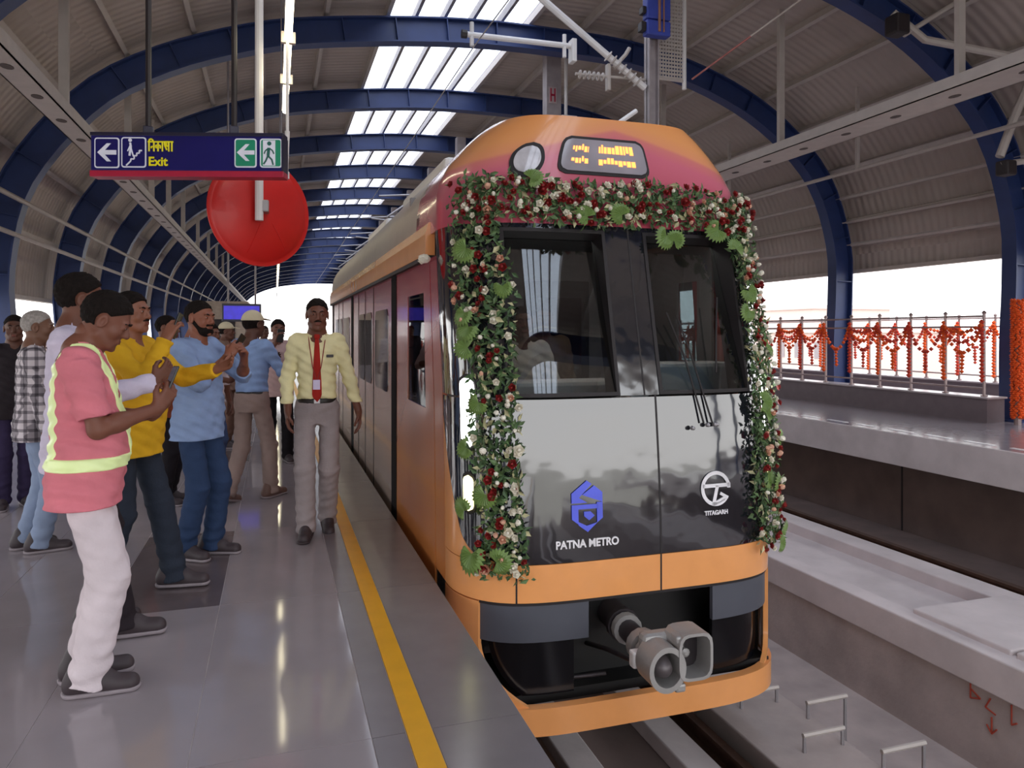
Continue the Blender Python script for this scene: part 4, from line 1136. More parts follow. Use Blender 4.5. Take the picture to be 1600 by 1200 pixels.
# --- wipers
def wiper(pts, name='wiper'):
    b = MB().tube([tuple(surf(q, z, 0.025)) for q, z in pts], 0.006, 6)
    return b.build(name, M_rub, tr)
wiper([(0.40, 0.95), (0.31, 1.35), (0.22, 1.62)]); wiper([(0.46, 0.95), (0.36, 1.35), (0.29, 1.6)])
wiper([(0.52, 1.25), (0.56, 1.5), (0.60, 1.72)], 'wiper_blade')
for q in (0.32, 0.425, 0.475, 0.49):
    p = surf(q, 0.94 if q > 0.4 else 0.925, 0.02)
    MB().lathe([(0.014, 0), (0.012, 0.02), (0.004, 0.026)], 8, Matrix.Translation(p) @ Matrix.Rotation(PI / 2, 4, 'X')).build('wiper_pivot', M_galv, tr)
# --- emblems
def on_face(q, z, off=0.004):
    p = surf(q, z, off); u = (surf(q + .01, z, off) - surf(q - .01, z, off)).normalized(); v = (surf(q, z + .01, off) - surf(q, z - .01, off)).normalized()
    n = u.cross(v).normalized(); v = n.cross(u)
    p = p - Vector(tr.location)
    return Matrix(((u.x, v.x, n.x, p.x), (u.y, v.y, n.y, p.y), (u.z, v.z, n.z, p.z), (0, 0, 0, 1)))
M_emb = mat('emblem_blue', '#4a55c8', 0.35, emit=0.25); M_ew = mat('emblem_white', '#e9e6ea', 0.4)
def flat(name, polys, m, Mx, parent=tr, th=0.004):
    b = MB()
    for P in polys: b.prism(P, 'z', 0, th, Mx)
    return b.build(name, m, parent, world=False)
def bar(x0, y0, x1, y1, wd):
    d = Vector((x1 - x0, y1 - y0)); n = Vector((-d.y, d.x)).normalized() * wd / 2
    return [(x0 + n.x, y0 + n.y), (x0 - n.x, y0 - n.y), (x1 - n.x, y1 - n.y), (x1 + n.x, y1 + n.y)]
Me = on_face(-0.375, 0.50)
hx = [(0.0, 0.155), (0.095, 0.085), (0.095, -0.06), (0.0, -0.135), (-0.095, -0.06), (-0.095, 0.085)]
flat('metro_emblem', [[(-0.095, 0.03), (-0.095, 0.085), (0.0, 0.155), (0.03, 0.135), (-0.05, 0.06), (0.0, 0.03)], [(-0.03, 0.075), (0.045, 0.125), (0.095, 0.085), (0.095, 0.03)],
     [(-0.095, 0.02), (-0.055, 0.02), (-0.055, -0.09), (-0.095, -0.06)], [(-0.055, 0.02), (0.065, 0.02), (0.065, -0.005), (-0.055, -0.005)], [(0.06, 0.03), (0.095, 0.03), (0.095, -0.06), (0.06, -0.085)],
     [(-0.055, -0.075), (-0.005, -0.10), (0.06, -0.085), (0.0, -0.135), (-0.055, -0.095)], [(-0.02, -0.02), (0.02, -0.02), (0.045, -0.045), (0.01, -0.07), (-0.02, -0.045)]], M_emb, Me)
text('metro_lettering', 'PATNA METRO', M_ew, 0.062, tr, on_face(-0.375, 0.30), bold=0.002, sx=0.92)
Mc = on_face(0.475, 0.555); Rr = 0.105
def arc(a0, a1, R, wd, n=18):
    out = []
    for k in range(n):
        t0 = math.radians(a0 + (a1 - a0) * k / n); t1 = math.radians(a0 + (a1 - a0) * (k + 1) / n)
        out.append([((R - wd) * math.cos(t0), (R - wd) * math.sin(t0)), (R * math.cos(t0), R * math.sin(t0)), (R * math.cos(t1), R * math.sin(t1)), ((R - wd) * math.cos(t1), (R - wd) * math.sin(t1))])
    return out
flat('maker_emblem', arc(0, 318, Rr, 0.022, 30) + [bar(-Rr + .01, 0.018, Rr, 0.018, 0.022), bar(0.012, 0.018, -0.022, -Rr + .005, 0.022), bar(-0.02, -0.094, 0.06, -0.062, 0.022), bar(0.03, -0.03, 0.085, -0.06, 0.018)], M_ew, Mc)
text('maker_lettering', 'TITAGARH', M_ew, 0.036, tr, on_face(0.475, 0.41), bold=0.0012, sx=0.95)
# ------------------------------------------------------------------ the flower garland on the train's face
M_rose = mat('red_rose', '#8c1e1e', 0.6, var=0.35, scale=30); M_wrose = mat('white_rose', '#ece6d6', 0.6, var=0.12, scale=20); M_prose = mat('blush_rose', '#d9a68c', 0.6, var=0.15, scale=20)
M_leaf = mat('leaf_green', '#5b7448', 0.55, var=0.4, scale=18); M_fan = mat('fan_leaf_green', '#6a8543', 0.5, var=0.25, scale=9); M_leafd = mat('dark_leaf', '#45603c', 0.55, var=0.35, scale=18); M_pale = mat('pale_sprig', '#b9b48c', 0.7, var=0.3, scale=25)
def rose_mesh(name, m, seed):
    rr = random.Random(seed); b = MB()
    for ring, (n, r0, r1, h0, h1, a0) in enumerate(((5, 0.006, 0.034, 0.0, 0.018, 0.0), (5, 0.006, 0.025, 0.002, 0.030, 0.6), (4, 0.004, 0.014, 0.004, 0.038, 0.2))):
        for k in range(n):
            a = a0 + 2 * PI * k / n; w_ = PI / n * 1.25
            P = []
            for (f, rad, hh) in ((-1, r1 * .86, h1 * .8), (0, r1 * 1.06, h1 * (1 + rr.uniform(-.1, .1))), (1, r1 * .86, h1 * .8)):
                P.append((rad * math.cos(a + f * w_), rad * math.sin(a + f * w_), hh))
            I = [(r0 * math.cos(a + f * w_), r0 * math.sin(a + f * w_), h0) for f in (-1, 1)]
            mid = (r1 * 0.72 * math.cos(a), r1 * 0.72 * math.sin(a), (h0 + h1) * .42)
            b.add([I[0], I[1], P[2], P[1], P[0], mid], [(0, 1, 5), (1, 2, 5), (2, 3, 5), (3, 4, 5), (4, 0, 5)])
    b.lathe([(0.004, 0.006), (0.012, 0.02), (0.009, 0.036), (0.002, 0.040)], 6)
    return b
def bud_mesh():
    b = MB(); b.lathe([(0.006, 0), (0.018, 0.012), (0.02, 0.028), (0.012, 0.045), (0.002, 0.05)], 7)
    for k in range(3):
        a = 2 * PI * k / 3
        b.add([(0.02 * math.cos(a), 0.02 * math.sin(a), 0.01), (0.024 * math.cos(a + .7), 0.024 * math.sin(a + .7), 0.035), (0.01 * math.cos(a + .5), 0.01 * math.sin(a + .5), 0.052)], [(0, 1, 2)])
    return b
def fan_mesh():
    b = MB(); n = 15
    for k in range(n):
        a = -1.9 + 3.8 * k / (n - 1); L = 0.085 * (1 - 0.08 * abs(k - n // 2) / 2)
        u = (math.sin(a), math.cos(a)); v = (u[1], -u[0])
        wv = 0.0125
        b.add([(0, 0, 0.002), (u[0] * L * .7 + v[0] * wv, u[1] * L * .7 + v[1] * wv, 0.006), (u[0] * L, u[1] * L, -0.006), (u[0] * L * .7 - v[0] * wv, u[1] * L * .7 - v[1] * wv, 0.006), (u[0] * L * .6, u[1] * L * .6, 0.014)], [(0, 1, 4), (1, 2, 4), (2, 3, 4), (3, 0, 4)])
    return b
gr = thing('flower_arch', 'arch of red and white roses and leaves framing the train windscreen', 'garland', (XC, 3.9, 0.1))
def spot(kind):
    """a random place on the garland: (q, z, off)"""
    if kind == 0:
        z = rg.uniform(0.13, 2.40); c = -0.875 - 0.05 * max(0, min(1, (z - 1.2) / 0.4)) + 0.02 * math.sin(z * 5); hw_ = 0.12 + 0.035 * max(0, min(1, (z - 1.2) / 0.4)) + 0.015 * math.sin(z * 7 + 1)
        return c + rg.uniform(-1, 1) * hw_, z
    if kind == 1:
        q = rg.uniform(-0.98, 1.0); zc_ = 2.30 + 0.02 * math.sin(q * 6)
        return q, zc_ + rg.uniform(-0.145, 0.12)
    z = rg.uniform(0.16, 2.38); c = 0.93 + 0.05 * math.sin(z * 4 + 2) ; hw_ = 0.15 + 0.03 * math.sin(z * 6)
    return c + rg.uniform(-1, 1) * hw_, z
rg = random.Random(11)
def frame(q, z, off, tilt):
    p = surf(q, z, off); n = (surf(q, z, 0.05) - surf(q, z, 0)).normalized()
    n = (n + Vector((rg.uniform(-tilt, tilt), rg.uniform(-tilt, tilt), rg.uniform(-tilt, tilt)))).normalized()
    qt = n.to_track_quat('Z', 'Y'); return p, qt
# foliage: nobody could count it
b = MB(); bd = MB(); bp_ = MB()
for k in range(5200):
    kind = rg.choices((0, 1, 2), (1.05, 1.0, 1.05))[0]; q, z = spot(kind); 
    p, qt = frame(q + rg.uniform(-.02, .02), z, rg.uniform(0.01, 0.085), 0.9)
    L = rg.uniform(0.03, 0.065); wv = L * rg.uniform(.16, .3); Mx = Matrix.Translation(p) @ qt.to_matrix().to_4x4() @ rotz(rg.uniform(0, 2 * PI))
    tgt = rg.choices((b, bd, bp_), (5, 4, 1.6))[0]
    tgt.add([(0, 0, 0), (wv, L * .45, .006), (0, L, -.004), (-wv, L * .45, .006)], [(0, 1, 2), (0, 2, 3)], Mx)
for mb_, m_, nm in ((b, M_leaf, 'mid_foliage'), (bd, M_leafd, 'dark_foliage'), (bp_, M_pale, 'pale_sprigs')):
    mb_.build(nm, m_, gr, fix=False)['kind'] = 'stuff'
GL = Vector(gr.location)
def put(name, src, q, z, off, tilt, sc):
    p, qt = frame(q, z, off, tilt)
    o = src[rg.randrange(len(src))].copy(); o.name = name; COL.objects.link(o); o.parent = gr
    o.location = p - GL; o.rotation_euler = (qt.to_matrix().to_4x4() @ rotz(rg.uniform(0, 6))).to_euler(); o.scale = (sc,) * 3
    return o
src = {}
for nm, m_, meshes in (('red_rose', M_rose, [rose_mesh('', None, s) for s in (1, 2, 3)]), ('white_rose', M_wrose, [rose_mesh('', None, s) for s in (4, 5)] + [bud_mesh()]), ('blush_rose', M_prose, [rose_mesh('', None, 6), bud_mesh()]), ('fan_leaf', M_fan, [fan_mesh()])):
    src[nm] = [mm.build(nm, m_, gr, world=False) for mm in meshes]
cnt = {'red_rose': 175, 'white_rose': 190, 'blush_rose': 50}
for nm, c_ in cnt.items():
    for k in range(c_):
        q, z = spot(rg.choices((0, 1, 2), (1.0, 0.95, 1.15))[0])
        put(nm, src[nm], q, z, rg.uniform(0.06, 0.10), 0.5, rg.uniform(0.5, 0.86))
for (q, z, s) in ((-0.97, 1.98, 1.25), (-0.98, 1.52, 1.35), (-1.0, 1.60, 1.1), (-0.99, 1.40, 1.15), (-0.93, 0.60, 1.2), (-1.0, 0.27, 1.5), (-0.88, 0.24, 1.2), (0.24, 2.08, 1.2), (0.29, 2.05, 1.0), (-0.28, 2.18, 1.1), (-0.62, 2.40, 1.1), (-0.05, 2.20, 1.1), (0.62, 2.14, 1.25), (0.74, 2.02, 1.1), (0.80, 1.75, 1.1), (0.78, 1.62, 1.0), (0.80, 1.06, 1.1), (0.82, 0.98, 1.0), (1.0, 0.22, 1.1), (0.92, 0.18, 1.0), (1.04, 0.80, 1.0), (-0.8, 1.75, .9), (-0.95, 1.1, 1.0), (-1.02, 0.85, 1.0), (0.95, 1.4, 1.0), (0.9, 0.55, 1.0), (-1.04, 0.5, 1.1)):
    put('fan_leaf', src['fan_leaf'], q, z, 0.095, 0.25, s)
for nm in src:
    for s_ in src[nm]:
        q, z = spot(rg.randrange(3)); p, qt = frame(q, z, 0.08, 0.3); s_.location = p - GL; s_.rotation_euler = qt.to_euler()
p = surf(-LQ - 0.12, 1.98, 0.03)
b = bud_mesh(); o = b.build('white_rose', M_wrose, None, world=False); o.name = 'loose_rose'; o.location = p; o.rotation_euler = (0, -PI / 2, 0); o.scale = (1.6,) * 3
tag(o, 'single white rose stuck on the black side of the train beside the fascia', 'flower')
# ------------------------------------------------------------------ people: smooth bodies grown from distance fields
def A3(v): return np.array(v, dtype=np.float32)
class Field:
    def __init__(self): self.p = []
    def cap(self, a, b, ra, rb=None, k=0.02, flat=None, sub=False, ends=False):
        rb = ra if rb is None else rb
        self.p.append(('c', A3(a), A3(b), ra, rb, k, flat, sub, ends)); return self
    def ell(self, c, r, R=None, k=0.015, sub=False):
        self.p.append(('e', A3(c), A3(r), R, 0, k, None, sub, False)); return self
    def loft(self, secs, k=0.03, e=2.4):
        self.p.append(('l', np.array(secs, dtype=np.float32), None, 0, 0, k, None, False, e)); return self
    def bbox(self, q):
        if q[0] == 'c':
            r = max(q[3], q[4]); f = q[6][1] if q[6] else 1; r = r * max(1, f)
            return np.minimum(q[1], q[2]) - r, np.maximum(q[1], q[2]) + r
        if q[0] == 'e': r = float(max(q[2])); return q[1] - r, q[1] + r
        s = q[1]; return A3((min(s[:, 3] - s[:, 1]), min(s[:, 4] - s[:, 2]), s[0, 0])), A3((max(s[:, 3] + s[:, 1]), max(s[:, 4] + s[:, 2]), s[-1, 0]))
    def grid(self, h, inflate=0.0, post=None):
        bb = [self.bbox(q) for q in self.p if not q[7]]
        lo = np.min([b[0] for b in bb], axis=0) - 0.02 - inflate; hi = np.max([b[1] for b in bb], axis=0) + 0.02 + inflate
        n = np.ceil((hi - lo) / h).astype(int) + 1
        ax = [lo[i] + h * np.arange(n[i], dtype=np.float32) for i in range(3)]
        D = np.full(tuple(n), 0.4, dtype=np.float32)
        for q in self.p:
            b0, b1 = self.bbox(q); m = 0.03 + q[5] + inflate + h
            i0 = np.clip(np.floor((b0 - m - lo) / h).astype(int), 0, n); i1 = np.clip(np.ceil((b1 + m - lo) / h).astype(int) + 1, 0, n)
            if np.any(i1 <= i0): continue
            sl_ = tuple(slice(i0[i], i1[i]) for i in range(3))
            X = ax[0][sl_[0]][:, None, None]; Y = ax[1][sl_[1]][None, :, None]; Z = ax[2][sl_[2]][None, None, :]
            if q[0] == 'c':
                a, b, ra, rb, flat, ends = q[1], q[2], q[3], q[4], q[6], q[8]
                px_, py_, pz_ = X - a[0], Y - a[1], Z - a[2]; v = b - a
                if flat:
                    nv, f = A3(flat[0]), flat[1]; nv = nv / np.linalg.norm(nv)
                    dn = px_ * nv[0] + py_ * nv[1] + pz_ * nv[2]; g_ = dn * (1 / f - 1)
                    px_, py_, pz_ = px_ + nv[0] * g_, py_ + nv[1] * g_, pz_ + nv[2] * g_
                    v = v + nv * float(v @ nv) * (1 / f - 1)
                L2 = float(v @ v) + 1e-9; t = (px_ * v[0] + py_ * v[1] + pz_ * v[2]) / L2
                tc_ = np.clip(t, 0, 1)
                d = np.sqrt((px_ - v[0] * tc_) ** 2 + (py_ - v[1] * tc_) ** 2 + (pz_ - v[2] * tc_) ** 2) - (ra + (rb - ra) * tc_)
                if ends:
                    L = math.sqrt(L2); d = np.maximum(d, np.maximum(-t * L, (t - 1) * L))
            elif q[0] == 'e':
                px_, py_, pz_ = X - q[1][0], Y - q[1][1], Z - q[1][2]; r = q[2]
                if q[3] is not None:
                    R = np.array(q[3], dtype=np.float32).T
                    px_, py_, pz_ = (R[0, 0] * px_ + R[0, 1] * py_ + R[0, 2] * pz_), (R[1, 0] * px_ + R[1, 1] * py_ + R[1, 2] * pz_), (R[2, 0] * px_ + R[2, 1] * py_ + R[2, 2] * pz_)
                k0 = np.sqrt((px_ / r[0]) ** 2 + (py_ / r[1]) ** 2 + (pz_ / r[2]) ** 2); k1 = np.sqrt((px_ / r[0] ** 2) ** 2 + (py_ / r[1] ** 2) ** 2 + (pz_ / r[2] ** 2) ** 2) + 1e-6
                d = k0 * (k0 - 1) / k1
            else:
                s = q[1]; z1 = Z.ravel(); e = q[8]
                rx, ry, cx, cy = [np.interp(z1, s[:, 0], s[:, i]).astype(np.float32)[None, None, :] for i in (1, 2, 3, 4)]
                rr_ = (np.abs((X - cx) / rx) ** e + np.abs((Y - cy) / ry) ** e) ** (1 / e)
                d = (rr_ - 1) * np.minimum(rx, ry); d = np.maximum(d, np.maximum(s[0, 0] - Z, Z - s[-1, 0]))
            cur = D[sl_]; k = q[5]
            if q[7]:
                hh = np.maximum(k - np.abs(-d - cur), 0) / k; D[sl_] = np.maximum(cur, -d) + hh * hh * k * 0.25
            else:
                hh = np.maximum(k - np.abs(d - cur), 0) / k; D[sl_] = np.minimum(cur, d) - hh * hh * k * 0.25
        D -= inflate
        if post is not None:
            D = post(D, ax[0][:, None, None], ax[1][None, :, None], ax[2][None, None, :]).astype(np.float32)
        D[0] = np.maximum(D[0], .01); D[-1] = np.maximum(D[-1], .01); D[:, 0] = np.maximum(D[:, 0], .01); D[:, -1] = np.maximum(D[:, -1], .01); D[:, :, 0] = np.maximum(D[:, :, 0], .01); D[:, :, -1] = np.maximum(D[:, :, -1], .01)
        return D, lo, h
def nets(D, lo, h):
    """surface nets: a smooth quad skin on the zero level of the field"""
    ins = D < 0
    c = np.zeros(tuple(s - 1 for s in D.shape), dtype=np.int8)
    for i in (0, 1):
        for j in (0, 1):
            for k in (0, 1):
                c += ins[i:D.shape[0] - 1 + i, j:D.shape[1] - 1 + j, k:D.shape[2] - 1 + k]
    cells = np.argwhere((c > 0) & (c < 8))
    if len(cells) == 0: return np.zeros((0, 3)), np.zeros((0, 4), int)
    idx = np.full(c.shape, -1, dtype=np.int32); idx[tuple(cells.T)] = np.arange(len(cells))
    acc = np.zeros((len(cells), 3)); cnt = np.zeros(len(cells))
    corner = [(i, j, k) for i in (0, 1) for j in (0, 1) for k in (0, 1)]
    val = {q: D[cells[:, 0] + q[0], cells[:, 1] + q[1], cells[:, 2] + q[2]] for q in corner}
    for q in corner:
        for axn in range(3):
            if q[axn] == 0:
                r = list(q); r[axn] = 1; r = tuple(r); a, b = val[q], val[r]; m = (a < 0) != (b < 0)
                t = np.where(m, a / np.where(m, a - b, 1), 0); p = np.zeros((len(cells), 3)); p[:] = q; p[:, axn] = t
                acc[m] += p[m]; cnt[m] += 1
    V = (cells + acc / cnt[:, None]) * h + lo
    quads = []
    for axn in range(3):
        s0 = [slice(None)] * 3; s1 = [slice(None)] * 3; s0[axn] = slice(0, -1); s1[axn] = slice(1, None)
        a = ins[tuple(s0)]; b = ins[tuple(s1)]; e = np.argwhere(a != b)
        u, v = [(1, 2), (2, 0), (0, 1)][axn]
        ok = (e[:, u] > 0) & (e[:, v] > 0) & (e[:, u] < D.shape[u] - 1) & (e[:, v] < D.shape[v] - 1); e = e[ok]
        if len(e) == 0: continue
        fl_ = a[tuple(e.T)]
        def cc(du, dv):
            q = e.copy(); q[:, u] -= du; q[:, v] -= dv; return idx[tuple(q.T)]
        q = np.stack([cc(1, 1), cc(0, 1), cc(0, 0), cc(1, 0)], axis=1)
        q[~fl_] = q[~fl_][:, ::-1]; quads.append(q)
    return V, np.concatenate(quads)
def skin(parts, name, m, parent, scale=1.0, M=None):
    """parts: list of (V, Q); one mesh"""
    Vs = []; Qs = []; o = 0
    for V, Q in parts:
        if len(V) == 0: continue
        Vs.append(V); Qs.append(Q + o); o += len(V)
    V = np.concatenate(Vs) * scale; Q = np.concatenate(Qs)
    if M is not None:
        Mn = np.array(M); V = V @ Mn[:3, :3].T + Mn[:3, 3]
    me = bpy.data.meshes.new(name)
    me.vertices.add(len(V)); me.vertices.foreach_set('co', V.astype(np.float32).ravel())
    me.loops.add(len(Q) * 4); me.loops.foreach_set('vertex_index', Q.astype(np.int32).ravel())
    me.polygons.add(len(Q)); me.polygons.foreach_set('loop_start', np.arange(0, len(Q) * 4, 4, dtype=np.int32))
    me.update(calc_edges=True)
    return link(name, me, m, parent, True)

_cloth = {}
def cloth(hexc, kind='plain'):
    key = (hexc, kind)
    if key in _cloth: return _cloth[key]
    m = mat('cloth_' + kind, hexc, 0.85, var=0.09, scale=7, bump=0.25, bscale=60, spec=0.2)
    if kind == 'check':
        n = m.node_tree.nodes; l = m.node_tree.links; t = n.new('ShaderNodeTexCoord'); b = n['Principled BSDF']
        def wave(d, sc):
            w_ = n.new('ShaderNodeTexWave'); w_.bands_direction = d; w_.inputs['Scale'].default_value = sc; l.new(t.outputs['Object'], w_.inputs['Vector'])
            r = n.new('ShaderNodeValToRGB'); r.color_ramp.elements[0].position = 0.22; r.color_ramp.elements[1].position = 0.34; r.color_ramp.elements[0].color = (0.1, 0.09, 0.12, 1); r.color_ramp.elements[1].color = (1, 1, 1, 1)
            l.new(w_.outputs['Fac'], r.inputs[0]); return r.outputs[0]
        src_ = b.inputs['Base Color'].links[0].from_socket
        for d, sc in (('Z', 5.2), ('X', 5.2), ('Y', 5.2)):
            mx = n.new('ShaderNodeMix'); mx.data_type = 'RGBA'; mx.blend_type = 'MULTIPLY'; mx.inputs[0].default_value = 0.62
            l.new(src_, mx.inputs[6]); l.new(wave(d, sc), mx.inputs[7]); src_ = mx.outputs[2]
        l.new(src_, b.inputs['Base Color'])
    _cloth[key] = m; return m
_sk = {}
def skinmat(h):
    if h not in _sk: _sk[h] = mat('skin', h, 0.5, var=0.08, scale=14, spec=0.35)
    return _sk[h]
M_hair = mat('black_hair', '#1a1412', 0.85, var=0.3, scale=60, bump=0.5, bscale=120, spec=0.15); M_grey = mat('grey_hair', '#9a938e', 0.6, var=0.25, scale=60, bump=0.5, bscale=120)
M_eyew = mat('eye_white', '#b5aaa2', 0.4); M_eyed = mat('eye_dark', '#150e0c', 0.2); M_lip = mat('lip', '#7a4238', 0.5)
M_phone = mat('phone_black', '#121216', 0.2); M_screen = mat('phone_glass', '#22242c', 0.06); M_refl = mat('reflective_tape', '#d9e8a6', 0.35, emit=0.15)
M_shoe = mat('dark_shoe', '#3a3034', 0.6, var=0.2); M_shoeb = mat('brown_shoe', '#6b5048', 0.6, var=0.2); M_sole = mat('shoe_sole', '#8d8388', 0.6); M_belt = mat('leather_belt', '#1d1715', 0.5)

def Vn(*a): return Vector(a)
def ik(a, t, l1, l2, pole):
    d = t - a; L = d.length
    if L > (l1 + l2) * 0.999: t = a + d.normalized() * (l1 + l2) * 0.999; d = t - a; L = d.length
    x = (l1 * l1 - l2 * l2 + L * L) / (2 * L); y = math.sqrt(max(0, l1 * l1 - x * x))
    u = d.normalized(); p = pole - u * pole.dot(u); p = p.normalized() if p.length > 1e-5 else Vn(0, 0, -1)
    return a + u * x + p * y, t
def hand_prims(F, w, d, n, thumb_side, curl=0.5):
    """palm, four unequal fingers bent at the knuckles and a thumb from the side of the palm"""
    d = d.normalized(); n = (n - d * n.dot(d)).normalized(); s = d.cross(n).normalized() * thumb_side   # s points to the thumb side
    P = lambda a, b, c: w + d * a + s * b + n * c
    F.cap(w - d * .02, P(.03, 0, 0), .026, .027, .012, (tuple(n), .72))
    for b in (.024, .008, -.008, -.024):
        F.cap(P(.015, b * .7, 0), P(.085, b, .0), .0145, .0125, .01, (tuple(n), .9))
    for b, L in ((.028, .068), (.0095, .078), (-.0095, .072), (-.027, .056)):
        p = P(.085, b, 0); ang = 0.0
        for i, (f, r) in enumerate(((.45, .0098), (.31, .0088), (.24, .0078))):
            ang += curl * (0.75, 0.9, 0.6)[i]
            q = p + (d * math.cos(ang) + n * math.sin(ang)) * L * f * 1.05
            F.cap(p, q, r, r * .92, .004); p = q
    p0 = P(.02, .024, .004); p1 = P(.052, .046, .016); p2 = P(.078, .050 - .012 * curl, .026 + .014 * curl); p3 = P(.098, .044 - .02 * curl, .032 + .02 * curl)
    F.cap(p0, p1, .0145, .012, .01); F.cap(p1, p2, .0115, .0102, .005); F.cap(p2, p3, .0100, .0085, .005)
    return P
def head_prims(F, T):
    """T maps head space (x right, y forward, z up, chin at -0.115, crown at 0.115) to the body"""
    R = [[T[i][j] for j in range(3)] for i in range(3)]
    def e(c, r, k=.014, sub=False): F.ell(tuple(T @ Vector(c)), r, R, k, sub)
    def c_(a, b, r, r2=None, k=.01, sub=False): F.cap(tuple(T @ Vector(a)), tuple(T @ Vector(b)), r, r2, k, None, sub)
    e((0, -.016, .028), (.075, .094, .087), .02)
    e((0, .018, -.025), (.060, .068, .078), .02)
    e((0, .040, -.078), (.043, .040, .034), .02)
    for s in (-1, 1):
        e((s * .038, .052, -.028), (.024, .024, .026), .016)
        c_((s * .050, .0, -.065), (s * .026, .055, -.092), .018, .017, .016)
    c_((-.034, .074, .024), (.034, .074, .024), .012, .012, .014)
    for s in (-1, 1): e((s * .031, .093, .004), (.019, .014, .012), .010, True)
    for s in (-1, 1): e((s * .031, .072, .004), (.0145, .0135, .012), .004)
    c_((0, .080, .010), (0, .099, -.026), .0085, .0125, .008)
    for s in (-1, 1): c_((s * .011, .090, -.031), (s * .013, .084, -.030), .0085, .0085, .006)
    c_((-.020, .080, -.056), (.020, .080, -.056), .0068, .0068, .004); c_((-.017, .079, -.067), (.017, .079, -.067), .0078, .0078, .004)
    e((0, .070, -.100), (.019, .016, .015), .012)
    for s in (-1, 1):
        e((s * .077, -.006, -.006), (.009, .021, .032), .006); e((s * .082, -.002, -.006), (.005, .010, .018), .004, True)

